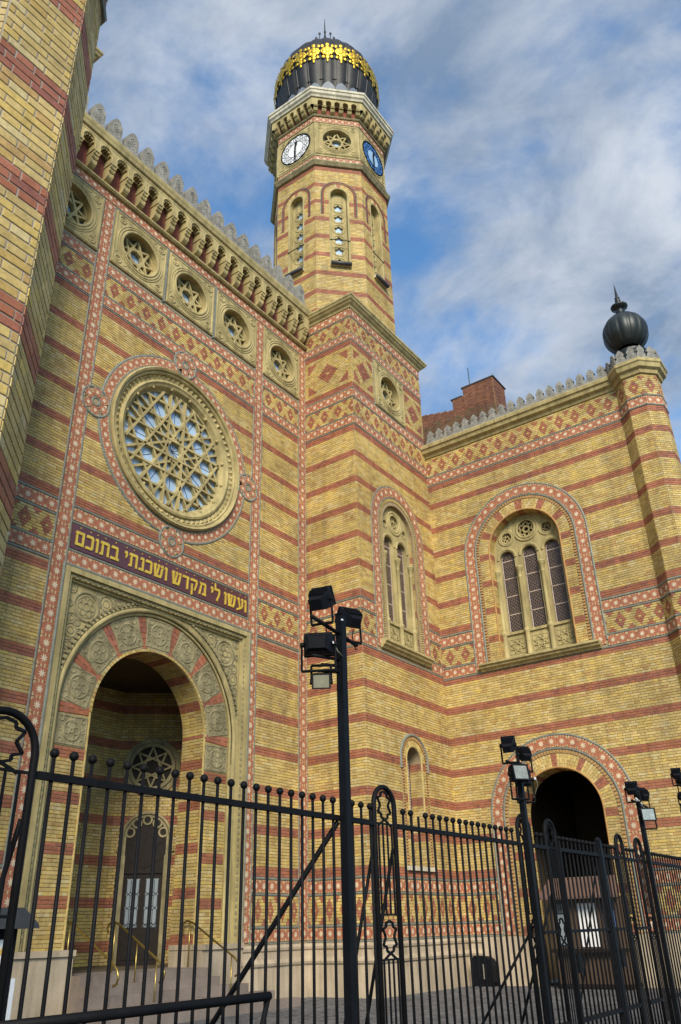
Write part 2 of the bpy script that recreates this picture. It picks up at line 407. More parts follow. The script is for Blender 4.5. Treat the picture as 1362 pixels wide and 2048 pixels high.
# ---- repeated pieces: a template mesh placed many times
class Pieces:
    def __init__(self, name, stuff_name, parent, tv, tf, tcol, mat, face4, near_az=30.4, limit=300, palette=None):
        self.name, self.stuff, self.parent = name, stuff_name, parent
        self.tv, self.tf, self.tcol, self.mat, self.face4 = np.array(tv, float), tf, tcol, mat, np.array(face4, float)
        self.M = []; self.ci = []; self.limit = limit; self.near_az = near_az; self.palette = palette
    def add(self, m, ci=0):
        self.M.append(m); self.ci.append(ci)
    def colours(self, ci):
        if self.palette is None: return np.array(self.tcol, float)
        return np.tile(np.array(self.palette[ci], float), (len(self.tf), 1))
    def finish(self):
        if not self.M: return
        A = np.array(self.M); ci = np.array(self.ci); N = len(A)
        f4 = np.c_[self.face4, np.ones(4)]
        W = np.einsum('nij,kj->nki', A, f4)[:, :, :3]
        x, y, z = project(W.reshape(-1, 3)); x = x.reshape(N, 4); y = y.reshape(N, 4); z = z.reshape(N, 4)
        area = 0.5*np.sum(x*np.roll(y, -1, 1)-np.roll(x, -1, 1)*y, 1)
        cx, cy = x.mean(1), y.mean(1)
        ctr = W.mean(1)
        az = np.degrees(np.arctan2(ctr[:, 0], ctr[:, 1]))
        nrm = np.cross(W[:, 1]-W[:, 0], W[:, 2]-W[:, 0])
        facing = np.einsum('ni,ni->n', nrm, EYE-ctr) > 0
        ok = (z.min(1) > 0.2) & (cx > 0) & (cx < 1362) & (cy > 0) & (cy < 2048) & facing & (az > self.near_az)
        score = np.where(ok, np.abs(area), -1)
        order = np.argsort(-score)
        sel = [i for i in order[:self.limit] if score[i] > 0]
        selset = np.zeros(N, bool); selset[sel] = True
        L = base_of(self.parent)
        cache = {}
        for i in sel:
            k = int(ci[i])
            if k not in cache:
                me = bpy.data.meshes.new(self.name)
                me.materials.append(MAT[self.mat])
                set_mesh(me, self.tv, self.tf, None, self.colours(k))
                cache[k] = me
            o = bpy.data.objects.new(self.name, cache[k]); COL.objects.link(o)
            o.parent = self.parent
            mm = A[i].copy(); mm[:3, 3] -= L
            o.matrix_local = Matrix(mm.tolist())
        rest = np.where(~selset)[0]
        if len(rest):
            tvh = np.c_[self.tv, np.ones(len(self.tv))]
            V = np.einsum('nij,kj->nki', A[rest], tvh)[:, :, :3]-L
            k = len(self.tv)
            faces = []
            sizes = np.array([len(f) for f in self.tf]); flat = np.concatenate([np.array(f) for f in self.tf])
            me = bpy.data.meshes.new(self.stuff); me.materials.append(MAT[self.mat])
            n = len(rest); nv = n*k; nl = n*len(flat); nf = n*len(sizes)
            me.vertices.add(nv); me.vertices.foreach_set('co', V.reshape(-1).astype(np.float32))
            me.loops.add(nl); me.loops.foreach_set('vertex_index', (flat[None, :]+(np.arange(n)*k)[:, None]).ravel().astype(np.int32))
            me.polygons.add(nf)
            st = np.concatenate([[0], np.cumsum(sizes)[:-1]])
            me.polygons.foreach_set('loop_start', (st[None, :]+(np.arange(n)*len(flat))[:, None]).ravel().astype(np.int32))
            me.update(calc_edges=True)
            if self.palette is None: cols = np.tile(np.array(self.tcol, float), (n, 1))
            else: cols = np.repeat(np.array(self.palette, float)[ci[rest]], len(self.tf), axis=0)
            at = me.attributes.new('Col', 'FLOAT_COLOR', 'FACE')
            cc = np.ones((nf, 4), np.float32); cc[:, :3] = cols
            at.data.foreach_set('color', cc.ravel())
            me.validate()
            me.shade_flat()
            o = link_mesh(self.stuff, me, self.parent); o['kind'] = 'stuff'
# ---- brick template: x along the course, -y outwards, z up; unit size with a small arris
e = 0.5
def brick_template(ch):
    cx, cz = ch
    v = [(-e+cx, -1, -e+cz), (e-cx, -1, -e+cz), (e-cx, -1, e-cz), (-e+cx, -1, e-cz),
         (-e, -0.75, -e), (e, -0.75, -e), (e, -0.75, e), (-e, -0.75, e),
         (-e, 0, -e), (e, 0, -e), (e, 0, e), (-e, 0, e)]
    f = [(0, 1, 2, 3), (0, 4, 5, 1), (1, 5, 6, 2), (2, 6, 7, 3), (3, 7, 4, 0),
         (4, 8, 9, 5), (5, 9, 10, 6), (6, 10, 11, 7), (7, 11, 8, 4)]
    return v, f
BR_V, BR_F = brick_template((0.02, 0.07))
BR_4 = [(-e, -1, -e), (e, -1, -e), (e, -1, e), (-e, -1, e)]
def vary(c, k):
    out_ = []
    for _ in range(k):
        g = 1+random.uniform(-0.15, 0.13); h = random.uniform(-0.06, 0.07)
        out_.append((c[0]*g*(1+h*0.5), c[1]*g*(1+h*0.2), c[2]*g*(1-h*2.4)))
    return out_
NY, NR = 14, 10
PAL = vary((0.62, 0.450, 0.160), NY-3) + [(0.50, 0.32, 0.12), (0.52, 0.35, 0.11), (0.62, 0.49, 0.24)] + vary((0.41, 0.150, 0.082), NR-1) + [(0.31, 0.115, 0.08)]
def pick(red):
    return NY+random.randrange(NR) if red else random.randrange(NY)
def brick_set(parent, mat='brick', near_az=30.4, limit=300, name='brick', pal=None):
    return Pieces(name, 'brickwork', parent, BR_V, BR_F, None, mat, BR_4, near_az, limit, pal or PAL)
# ---- star tile template, unit square, cream ground, red eight-lobed flower, pale star
def star_poly(n, r0, r1, ph=0.0):
    return [((r0 if k % 2 == 0 else r1)*math.cos(ph+PI*k/n), (r0 if k % 2 == 0 else r1)*math.sin(ph+PI*k/n)) for k in range(2*n)]
def tile_template():
    v = []; f = []; c = []
    cream = (0.56, 0.42, 0.24); red = (0.42, 0.155, 0.085); pale = (0.68, 0.54, 0.38)
    def add(poly, y, back, col):
        i = len(v); n = len(poly)
        for a, b in poly: v.append((a, y, b))
        for a, b in poly: v.append((a, back, b))
        f.append(tuple(range(i, i+n))); c.append(col)
        for k in range(n):
            j = (k+1) % n; f.append((i+k, i+n+k, i+n+j, i+j)); c.append(col)
    add([(-.49, -.49), (.49, -.49), (.49, .49), (-.49, .49)], -1.0, 0.0, red)
    for s in (-1, 1):
        for t in (-1, 1):
            add([(s*.495, t*.22), (s*.495, t*.47), (s*.40, t*.485), (s*.33, t*.40), (s*.41, t*.30)][::(1 if s*t > 0 else -1)], -1.2, -0.9, cream)
            add([(s*.06, t*.495), (s*.20, t*.495), (s*.17, t*.40), (s*.10, t*.38)][::(1 if s*t > 0 else -1)], -1.2, -0.9, cream)
    add(star_poly(8, .30, .14, PI/8), -1.35, -0.95, pale)
    return v, f, c
TL_V, TL_F, TL_C = tile_template()
TL_4 = [(-e, -1.5, -e), (e, -1.5, -e), (e, -1.5, e), (-e, -1.5, e)]
def tile_set(parent, near_az=30.4, limit=300):
    return Pieces('star_tile', 'star_tiles', parent, TL_V, TL_F, TL_C, 'tile', TL_4, near_az, limit)
TD = 0.022
def tiles_line(ts, F, u0, u1, z0, z1, d=0.004):
    """straight run of tiles filling the rectangle, along its longer side"""
    w, h = u1-u0, z1-z0
    if w >= h:
        n = max(1, round(w/h)); s = w/n
        for i in range(n): ts.add(F.mat(u0+(i+.5)*s, (z0+z1)/2, d, s, TD, h))
    else:
        n = max(1, round(h/w)); s = h/n
        for i in range(n): ts.add(F.mat((u0+u1)/2, z0+(i+.5)*s, d, w, TD, s))
def tiles_arc(ts, F, uc, zc, r0, r1, a0, a1, d=0.004):
    rm = (r0+r1)/2; w = r1-r0; n = max(1, round(abs(a1-a0)*rm/w)); s = (a1-a0)/n
    for i in range(n):
        a = a0+(i+.5)*s
        ts.add(F.mat(uc+rm*math.cos(a), zc+rm*math.sin(a), d, abs(s)*rm, TD, w, a-PI/2))
# ---- openings
class Arch:
    def __init__(self, uc, z0, zs, R): self.a = (uc, z0, zs, R)
    def cut(self, z):
        uc, z0, zs, R = self.a
        if z < z0 or z > zs+R: return None
        w = R if z <= zs else math.sqrt(max(0, R*R-(z-zs)**2))
        return (uc-w, uc+w)
    def poly(self, n=40):
        uc, z0, zs, R = self.a
        return [(uc+R, z0)] + [(uc+R*math.cos(PI*k/n), zs+R*math.sin(PI*k/n)) for k in range(n+1)] + [(uc-R, z0)]
class Circ:
    def __init__(self, uc, zc, R): self.a = (uc, zc, R)
    def cut(self, z):
        uc, zc, R = self.a
        if abs(z-zc) > R: return None
        w = math.sqrt(R*R-(z-zc)**2); return (uc-w, uc+w)
    def poly(self, n=48):
        uc, zc, R = self.a
        return [(uc+R*math.cos(2*PI*k/n), zc+R*math.sin(2*PI*k/n)) for k in range(n)]
class Rect:
    def __init__(self, u0, u1, z0, z1): self.a = (u0, u1, z0, z1)
    def cut(self, z):
        u0, u1, z0, z1 = self.a
        return (u0, u1) if z0 <= z <= z1 else None
    def poly(self):
        u0, u1, z0, z1 = self.a
        return [(u0, z0), (u1, z0), (u1, z1), (u0, z1)]
def free_runs(u0, u1, cuts):
    runs = [(u0, u1)]
    for c in cuts:
        nr = []
        for a, b in runs:
            if c[1] <= a or c[0] >= b: nr.append((a, b)); continue
            if c[0] > a: nr.append((a, c[0]))
            if c[1] < b: nr.append((c[1], b))
        runs = nr
    return [r for r in runs if r[1]-r[0] > 0.012]
JOINT = 0.010
def lay(bs, F, u0, u1, z0, z1, nc, holes=(), red=None, depth=0.014, split=None, joint=JOINT, stretch=0.29):
    """courses of bricks in Flemish bond; red(row, z) -> True or list of red intervals"""
    h = (z1-z0)/nc
    hd = (stretch-joint)/2
    for r in range(nc):
        zc = z0+(r+.5)*h
        cuts = [c for c in (o.cut(zc) for o in holes) if c]
        rr = red(r, zc) if red else False
        ivs = rr if isinstance(rr, list) else []
        period = stretch+hd+2*joint
        off = (r % 2)*(period/2)+0.11*((r*7) % 3 == 0)*0
        for a, b in free_runs(u0, u1, cuts):
            edges = []
            if ivs:
                segs = []; cur = a
                for (p, q) in sorted(ivs):
                    p, q = max(p, a), min(q, b)
                    if q-p < 0.015: continue
                    if p > cur+0.012: segs.append((cur, p, False))
                    segs.append((p, q, True)); cur = q
                if b > cur+0.012: segs.append((cur, b, False))
                for (p, q, isr) in segs:
                    n = max(1, round((q-p)/0.155)); s = (q-p)/n
                    for i in range(n): edges.append((p+i*s, p+(i+1)*s, isr))
            else:
                k = math.floor((a-off)/period)
                x = off+k*period
                while x < b:
                    for ln in (stretch+joint, hd+joint):
                        p, q = max(x, a), min(x+ln, b)
                        if q-p > 0.02: edges.append((p, q, rr is True))
                        x += ln
            for p, q, isr in edges:
                ln = q-p-joint
                if ln < 0.012: continue
                d = depth+random.uniform(-0.18, 0.18)*depth
                bs.add(F.mat((p+q)/2+random.uniform(-.002, .002), zc+random.uniform(-.0012, .0012), 0.0, ln-random.uniform(0, .004), d, h-joint-random.uniform(0, .003), random.uniform(-.004, .004)), pick(isr))
def wall_sheet(F, outer, holes, d=0.0):
    """flat sheet with holes, triangulated"""
    bm = bmesh.new(); edges = []
    for loop in [outer]+list(holes):
        vs_ = [bm.verts.new(F.p(a, b, d)) for a, b in loop]
        for i in range(len(vs_)): edges.append(bm.edges.new((vs_[i], vs_[(i+1) % len(vs_)])))
    bmesh.ops.triangle_fill(bm, use_beauty=True, use_dissolve=False, edges=edges, normal=Vector(F.n.tolist()))
    bm.verts.index_update()
    mb = MB(); mb.v = [np.array(v.co) for v in bm.verts]; mb.f = [tuple(v.index for v in f.verts) for f in bm.faces]; mb.m = [0]*len(mb.f)
    bm.free(); return mb
def join(a, b, m=0):
    i = len(a.v); a.v += b.v; a.f += [tuple(i+k for k in f) for f in b.f]; a.m += [m]*len(b.f); return a
def arc_pts(uc, zc, R, a0, a1, n): return [(uc+R*math.cos(a0+(a1-a0)*k/n), zc+R*math.sin(a0+(a1-a0)*k/n)) for k in range(n+1)]
def arch_path(uc, z0, zs, R, n=36): return [(uc-R, z0)] + [(uc-R*math.cos(PI*k/n), zs+R*math.sin(PI*k/n)) for k in range(n+1)] + [(uc+R, z0)]
def reveal(F, path, d0, d1, mb, m=0, closed=False):
    n = len(path)
    for k in range(n if closed else n-1):
        a, b = path[k], path[(k+1) % n]
        mb.quad(F.p(*a, d1), F.p(*b, d1), F.p(*b, d0), F.p(*a, d0), m)
    return mb

# ------------------------------------------------------------------ plan of the place
Ya, Xt, Yt, Xw = 15.5, 19.915, 13.332, 24.974
CX = 13.85
FA = Frame((0, Ya, 0), (0, -1))            # central front, u = X
FS = Frame((Xt, Ya, 0), (-1, 0))           # tower side, u = Ya - Y
FT = Frame((0, Yt, 0), (0, -1))            # tower front, u = X
FW = Frame((Xw, Yt, 0), (-1, 0))           # wing, u = Yt - Y

# ------------------------------------------------------------------ ground
gm = MB(); gm.quad(*[np.array(p) for p in ((-400, -400, -0.06), (500, -400, -0.06), (500, 500, -0.06), (-400, 500, -0.06))])
ground = top(gm, 'ground', 'ground', kind='structure')
SV, SF = brick_template((0.06, 0.06))
spal = []
for _ in range(12):
    g = random.uniform(0.075, 0.16); spal.append((g*1.0, g*0.98, g*1.02))
setts = Pieces('paving_sett', 'paving_setts', ground, SV, SF, None, 'sett', BR_4, 0, 300, spal)
def sett_m(x, y, z, sx, sy, sz):
    m = np.eye(4); m[:3, 0] = (sx, 0, 0); m[:3, 1] = (0, 0, -sz); m[:3, 2] = (0, sy, 0); m[:3, 3] = (x, y, z); return m
y = 2.0; row = 0
while y < 16.2:
    sy = 0.105; x = 1.2+0.07*(row % 2)
    while x < 25.4:
        sx = random.choice((0.10, 0.12, 0.14, 0.16))
        if not (y > 15.3 and x < 24) and not (x > 19.95 and y > 13.1) and not (y < 4.0 and x < 6) and x > 1.2+ (y*0.45):
            setts.add(sett_m(x+sx/2, y+sy/2, -0.05, sx-0.014, sy-0.014, 0.05+random.uniform(-0.006, 0.004)), random.randrange(12))
        x += sx
    y += sy; row += 1
setts.finish()

# ------------------------------------------------------------------ wall dressing shared by all brick walls
def bead_h(mb, F, u0, u1, z, holes=(), r=0.035):
    cuts = [c for c in (o.cut(z) for o in holes) if c]
    for a, b in free_runs(u0, u1, cuts): mb.bead(F, [(a, z), (b, z)], r)
def tiles_h(ts, F, u0, u1, z0, z1, holes=()):
    cuts = [c for c in (o.cut((z0+z1)/2) for o in holes) if c]
    for a, b in free_runs(u0, u1, cuts):
        if b-a > 0.12: tiles_line(ts, F, a+0.01, b-0.01, z0, z1)
def dia_fn(z0, z1, nc, phase, P=0.61, big=False):
    h = (z1-z0)/nc
    W0 = {0: (0.075, 0.29), 1: (0, 0.215), 2: (0, 0.14), 3: (0, 0.06)}
    def fn(r, z):
        c = abs(r-(nc-1)//2) if nc % 2 else abs(r-(nc-1)/2)
        c = int(round(c)); res = []
        for k in range(-2, 60):
            uc = phase+k*P
            if c in W0:
                a, b = W0[c]
                if a == 0: res.append((uc-b*P, uc+b*P))
                else: res += [(uc-b*P, uc-a*P), (uc+a*P, uc+b*P)]
            if c == 4: res.append((uc+P/2-0.2*P, uc+P/2+0.2*P))
            if c == 3: res.append((uc+P/2-0.09*P, uc+P/2+0.09*P))
        return res
    return fn
stripe = lambda r, z: (r % 13) < 3
def base_bands(bs, ts, mb, F, u0, u1, holes=(), ph=0.3):
    bead_h(mb, F, u0, u1, 1.29, holes)
    tiles_h(ts, F, u0, u1, 1.33, 1.62, holes)
    bead_h(mb, F, u0, u1, 1.66, holes)
    lay(bs, F, u0, u1, 1.70, 2.40, 9, holes, dia_fn(1.70, 2.40, 9, u0+ph, 0.50))
    bead_h(mb, F, u0, u1, 2.44, holes)
    tiles_h(ts, F, u0, u1, 2.48, 2.79, holes)
    bead_h(mb, F, u0, u1, 2.83, holes)
def mid_bands(bs, ts, mb, F, u0, u1, holes=(), ph=0.3, dz=0.0, dia=True):
    bead_h(mb, F, u0, u1, 9.345+dz, holes)
    tiles_h(ts, F, u0, u1, 9.385+dz, 9.71+dz, holes)
    bead_h(mb, F, u0, u1, 9.75+dz, holes)
    if dia: lay(bs, F, u0, u1, 9.79+dz, 10.45+dz, 9, holes, dia_fn(0, 1, 9, u0+ph))
    bead_h(mb, F, u0, u1, 10.49+dz, holes)
    tiles_h(ts, F, u0, u1, 10.53+dz, 10.86+dz, holes)
    bead_h(mb, F, u0, u1, 10.91+dz, holes)
def high_bands(bs, ts, mb, F, u0, u1, holes=(), ph=0.3):
    bead_h(mb, F, u0, u1, 17.405, holes)
    tiles_h(ts, F, u0, u1, 17.445, 17.765, holes)
    bead_h(mb, F, u0, u1, 17.805, holes)
    lay(bs, F, u0, u1, 17.84, 18.52, 9, holes, dia_fn(0, 1, 9, u0+ph))
    bead_h(mb, F, u0, u1, 18.555, holes)
    tiles_h(ts, F, u0, u1, 18.59, 18.92, holes)
    bead_h(mb, F, u0, u1, 18.96, holes)
def plinth(mb, F, u0, u1, m=0, hw=0.0):
    """stone base with two roll mouldings"""
    mb.fbox(F, u0, u1, -0.05, 0.78, -0.3, 0.13, m)
    prof = [(0.78, 0.13), (0.78, 0.17), (0.84, 0.19), (0.90, 0.17), (0.93, 0.11), (1.10, 0.10), (1.13, 0.14), (1.19, 0.15), (1.24, 0.12), (1.26, 0.06), (1.262, -0.01)]
    i = len(mb.v)
    for u in (u0, u1):
        for z, d in prof: mb.v.append(F.p(u, z, d))
    k = len(prof)
    for j in range(k-1): mb.f.append((i+j, i+k+j, i+k+j+1, i+j+1)); mb.m.append(m)
    mb.f.append(tuple(range(i, i+k))); mb.m.append(m); mb.f.append(tuple(range(i+k, i+2*k))); mb.m.append(m)
def brick_arch(bs, F, uc, zc, R0, R1, a0=0.0, a1=PI, reds=(), redw=0.09, d=0.0, w=0.082, rings=2, depth=0.014):
    n = round((a1-a0)*(R0+R1)/2/w); s = (a1-a0)/n; L = (R1-R0)/rings
    for i in range(n):
        a = a0+(i+.5)*s; isr = any(abs(a-q) < redw for q in reds)
        cuts = [0, L, 2*L] if rings == 2 else [k*L for k in range(rings+1)]
        if rings == 2 and i % 2: cuts = [0, 0.5*L, 1.5*L, 2*L]
        for p, q in zip(cuts[:-1], cuts[1:]):
            rm = R0+(p+q)/2
            bs.add(F.mat(uc+rm*math.cos(a), zc+rm*math.sin(a), d, q-p-0.009, depth+random.uniform(-.002, .002), s*rm-0.009, a), pick(isr))
def gallery_window(parent, F, uc, zc, half, name='gallery_window', depth=0.34):
    mb = MB(); R = half*0.66
    join(mb, wall_sheet(F, Rect(uc-half, uc+half, zc-half, zc+half).poly(), [Circ(uc, zc, R).poly(40)], 0.055))
    for a, b, c, d_ in ((uc-half, uc+half, zc-half, zc-half), (uc-half, uc+half, zc+half, zc+half)):
        mb.quad(F.p(a, c, 0.055), F.p(b, c, 0.055), F.p(b, c, -0.02), F.p(a, c, -0.02))
    for a in (uc-half, uc+half):
        mb.quad(F.p(a, zc-half, 0.055), F.p(a, zc+half, 0.055), F.p(a, zc+half, -0.02), F.p(a, zc-half, -0.02))
    # raised border, ring mouldings, corner loops
    b = half*0.95
    mb.bead(F, [(uc-b, zc-b), (uc-b, zc+b), (uc+b, zc+b), (uc+b, zc-b)], 0.025*half, True, 0, 0.055)
    circ = lambda r, n=40: [(uc+r*math.cos(-2*PI*k/n), zc+r*math.sin(-2*PI*k/n)) for k in range(n)]
    mb.bead(F, circ(R*1.05), 0.045*half, True, 0, 0.055)
    mb.bead(F, circ(R*1.19), 0.035*half, True, 0, 0.055)
    mb.bead(F, circ(R*1.30), 0.025*half, True, 0, 0.055)
    cr = half*0.76
    for sx in (-1, 1):
        for sz in (-1, 1):
            mb.bead(F, [(uc+sx*cr+0.115*half*math.cos(-2*PI*k/16), zc+sz*cr+0.115*half*math.sin(-2*PI*k/16)) for k in range(16)], 0.03*half, True, 0, 0.055)
            mb.bead(F, [(uc+sx*cr+0.045*half*math.cos(-2*PI*k/10), zc+sz*cr+0.045*half*math.sin(-2*PI*k/10)) for k in range(10)], 0.02*half, True, 0, 0.055)
            q = half*0.88
            mb.bead(F, [(uc+sx*q, zc+sz*half*0.56), (uc+sx*half*0.80, zc+sz*half*0.44)], 0.018*half, False, 0, 0.055)
            mb.bead(F, [(uc+sx*half*0.56, zc+sz*q), (uc+sx*half*0.44, zc+sz*half*0.80)], 0.018*half, False, 0, 0.055)
    reveal(F, circ(R), -depth, 0.055, mb, 0, True)
    o = part(mb, name, parent, 'stone')
    t = MB(); r2 = R*0.97; d0, d1 = -depth+0.06, -depth+0.19
    pts = [(uc+r2*math.cos(2*PI*k/8+PI/8*0), zc+r2*math.sin(2*PI*k/8)) for k in range(8)]
    for k in range(8): t.fbar(F, pts[k], pts[(k+3) % 8], 0.065*half, d0, d1+0.004*k)
    t.fring(F, uc, zc, r2*0.97, r2*1.04, d0, d1, 32)
    part(t, 'tracery', o, 'stone')
    g = MB(); g.fdisc(F, uc, zc, R*1.02, -depth+0.03, 32)
    part(g, 'glass', o, 'skyglass')
    return o

# ------------------------------------------------------------------ central front
fac = thing('synagogue_facade', 'striped yellow and red brick front with round rose window and deep arched portal', 'facade', (CX, Ya, 0))
bsA = brick_set(fac); tsA = tile_set(fac); mA = MB()
ROSE = (CX, 14.22)
RT = 2.90
rose_hole = Circ(*ROSE, RT)
u_left = 7.2
wallA = wall_sheet(FA, [(u_left, -0.1), (10.60, -0.1), (10.60, 9.42), (17.10, 9.42), (17.10, -0.1), (Xt, -0.1), (Xt, 23.3), (u_left, 23.3)],
                   [Circ(*ROSE, 2.50).poly(64)] + [Circ(u, 20.13, 0.69).poly(40) for u in (9.13, 11.675, 13.85, 16.025, 18.48)])
part(wallA, 'wall', fac, 'mortar')
bays = [(u_left, 10.17), (10.63, 17.07), (17.49, 19.48)]
for (a, b) in (bays[0], bays[2]):
    base_bands(bsA, tsA, mA, FA, a, b)
    lay(bsA, FA, a, b, 2.87, 9.36, 81, (), stripe)
    mid_bands(bsA, tsA, mA, FA, a, b, (), 0.33, 0.10)
    lay(bsA, FA, a, b, 11.05, 17.37, 81, (), stripe)
    high_bands(bsA, tsA, mA, FA, a, b, (), 0.33)
a, b = bays[1]
mid_bands(bsA, tsA, mA, FA, a, b, (), 0.33, 0.10, dia=False)
lay(bsA, FA, a, b, 11.05, 17.37, 81, [Circ(*ROSE, RT+0.03)], stripe)
high_bands(bsA, tsA, mA, FA, a, b, (), 0.33)
for (s0, s1) in ((10.225, 10.575), (17.105, 17.455), (19.53, 19.87)):
    tiles_line(tsA, FA, s0, s1, 1.33, 21.24)
    for x in (s0-0.035, s1+0.035):
        mA.bead(FA, [(x, 1.30), (x, 21.24)], 0.032)
tiles_line(tsA, FA, u_left, Xt-0.03, 21.28, 21.58)
for x0, x1 in ((u_left, 10.17), (10.63, 17.07), (17.49, 19.48)): mA.bead(FA, [(x0, 21.25), (x1, 21.25)], 0.03)
# tile ring round the rose and its four knots
tiles_arc(tsA, FA, *ROSE, 2.58, RT-0.04, 0, 2*PI)
ringp = lambda r, n=72: [(ROSE[0]+r*math.cos(-2*PI*k/n), ROSE[1]+r*math.sin(-2*PI*k/n)) for k in range(n)]
mA.bead(FA, ringp(RT-0.01), 0.045, True); mA.bead(FA, ringp(2.555), 0.04, True)
for (du, dz) in ((0, 1), (1, 0), (0, -1), (-1, 0)):
    kx, kz = ROSE[0]+du*(RT+0.12), ROSE[1]+dz*(RT+0.12)
    kp = lambda r, n=24: [(kx+r*math.cos(-2*PI*k/n), kz+r*math.sin(-2*PI*k/n)) for k in range(n)]
    mA.fring(FA, kx, kz, 0.0, 0.44, 0.0, 0.026, 24, 1)
    mA.bead(FA, kp(0.44), 0.04, True, 0, 0.02); mA.bead(FA, kp(0.115), 0.035, True, 0, 0.02)
    for k in range(6):
        an = k*PI/3+PI/6
        tsA.add(FA.mat(kx+0.28*math.cos(an), kz+0.28*math.sin(an), 0.026, 0.26, 0.018, 0.24, an))
part_split(mA, 'rope_moulding', fac, ['rope', 'mortar'])
# rose window
rw = MB()
cyl = lambda r, d: None
prof = [(2.53, 0.0), (2.53, 0.10), (2.49, 0.15), (2.43, 0.12), (2.41, 0.05), (2.36, 0.07), (2.32, 0.03), (2.315, -0.02), (2.16, -0.05), (2.15, 0.01), (2.09, 0.03), (2.04, -0.01), (1.98, -0.04), (1.90, -0.17), (1.86, -0.18), (1.85, -0.34)]
n = 72; i0 = 0
for k in range(n):
    an = 2*PI*k/n
    for r, d in prof: rw.v.append(FA.p(ROSE[0]+r*math.cos(an), ROSE[1]+r*math.sin(an), d))
K = len(prof)
for k in range(n):
    a_, b_ = k*K, ((k+1) % n)*K
    for j in range(K-1): rw.f.append((a_+j, b_+j, b_+j+1, a_+j+1)); rw.m.append(0)
for k in range(72):      # saw-tooth pyramids
    an = 2*PI*k/72; h = PI/72*0.92
    q = lambda r, t, d: FA.p(ROSE[0]+r*math.cos(t), ROSE[1]+r*math.sin(t), d)
    A_, B_, C_ = q(2.31, an-h, -0.02), q(2.31, an+h, -0.02), q(2.165, an, -0.045)
    T_ = q(2.27, an, 0.045)
    for tri in ((A_, C_, T_), (C_, B_, T_), (B_, A_, T_)): rw.poly(tri)
rose = part(rw, 'rose_window', fac, 'stone')
for k in range(16):
    an = 2*PI*(k+.5)/16; st = MB(); c = FA.p(ROSE[0]+1.95*math.cos(an), ROSE[1]+1.95*math.sin(an), -0.07)
    st.lathe(c, [(0.0, -0.055), (0.04, -0.04), (0.055, 0), (0.04, 0.04), (0.0, 0.055)], 8)
    part(st, 'stud', rose, 'stone')
tr = MB(); RR = 1.86
def chord(nang, off, w=0.075, k=0, rmin=0.0, rmax=1.0):
    o_ = off*RR; h = math.sqrt(max(0, (RR*rmax)**2-o_*o_)); c, s = math.cos(nang), math.sin(nang)
    segs = [(-h, h)]
    if rmin > abs(off):
        g = math.sqrt((RR*rmin)**2-o_*o_); segs = [(-h, -g), (g, h)]
    for p, q in segs:
        tr.fbar(FA, (ROSE[0]+o_*c-p*s, ROSE[1]+o_*s+p*c), (ROSE[0]+o_*c-q*s, ROSE[1]+o_*s+q*c), w, -0.28, -0.15+0.003*(k % 11))
kk = 0
for j in range(3):
    na = math.radians(30+60*j)
    for off in (0.15, 0.45, 0.75):
        for s in (-1, 1):
            chord(na, s*off, 0.066, kk); kk += 1
    nb = math.radians(60*j)
    for s in (-1, 1):
        chord(nb, s*0.16, 0.066, kk); kk += 1
part(tr, 'tracery', rose, 'stone')
def pane_grid(parent, F, uc, zc, R, d):
    """glass split into wedge panes"""
    for k in range(12):
        m_ = MB(); a0, a1 = 2*PI*k/12, 2*PI*(k+1)/12
        pts = [(uc, zc)] + arc_pts(uc, zc, R, a0, a1, 5)
        m_.poly([F.p(x, z_, d) for x, z_ in pts]); part(m_, 'pane', parent, 'skyglass')
pane_grid(rose, FA, *ROSE, 1.88, -0.26)
ld = MB()
for j in range(6):
    c, s = math.cos(j*PI/6), math.sin(j*PI/6)
    ld.fbar(FA, (ROSE[0]-1.86*c, ROSE[1]-1.86*s), (ROSE[0]+1.86*c, ROSE[1]+1.86*s), 0.016, -0.259, -0.252+0.0007*j)
part(ld, 'glazing_bar', rose, 'leaddark')
# gallery windows
for u in (9.13, 11.675, 13.85, 16.025, 18.48):
    gallery_window(fac, FA, u, 20.13, 1.035)
sp = MB()
for u in (12.74, 14.94): sp.fbox(FA, u-0.035, u+0.035, 19.02, 21.22, 0.0, 0.07)
part_split(sp, 'mullion_strip', fac, 'rope')
# string course, arcaded corbel table, cornice, merlons
sc = MB()
sc.sweep([(u_left, Ya), (Xt-0.03, Ya)], [(0, 21.60), (0.10, 21.61), (0.15, 21.66), (0.15, 21.71), (0.10, 21.75), (0, 21.78)], lambda a, b, h: np.array([a, b, h]))
part(sc, 'string_course', fac, 'stone')
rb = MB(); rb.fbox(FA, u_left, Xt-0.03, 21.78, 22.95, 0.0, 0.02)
part(rb, 'arcade_back', fac, 'redback')
SPC = 0.63; us = [9.47+SPC*k for k in range(-3, 17)]
us = [u for u in us if u_left+0.2 < u < Xt-0.1]
holes = []
for k in range(len(us)-1):
    c = (us[k]+us[k+1])/2; holes.append(Arch(c, 22.05, 22.58, 0.20))
hp = []
outer = [(us[0]-0.11, 22.05)]
bottom = []
ar = wall_sheet(FA, [(us[0]-0.11, 22.37), (us[-1]+0.2, 22.37), (us[-1]+0.2, 22.86), (us[0]-0.11, 22.86)],
                [Arch(h.a[0], 22.375, 22.58, 0.20).poly(14) for h in holes], 0.36)
for h in holes:
    p_ = arch_path(h.a[0], 22.375, 22.58, 0.20, 14); reveal(FA, p_, 0.02, 0.36, ar)
    ar.bead(FA, arch_path(h.a[0], 22.39, 22.58, 0.232, 12), 0.022, False, 0, 0.36)
    uq, zq = h.a[0], 22.58
    for k in range(5):       # cusps along the soffit
        an = PI*(k+.5)/5; ar.fring(FA, uq+0.19*math.cos(an), zq+0.19*math.sin(an), 0.0, 0.05, 0.10, 0.33, 8)
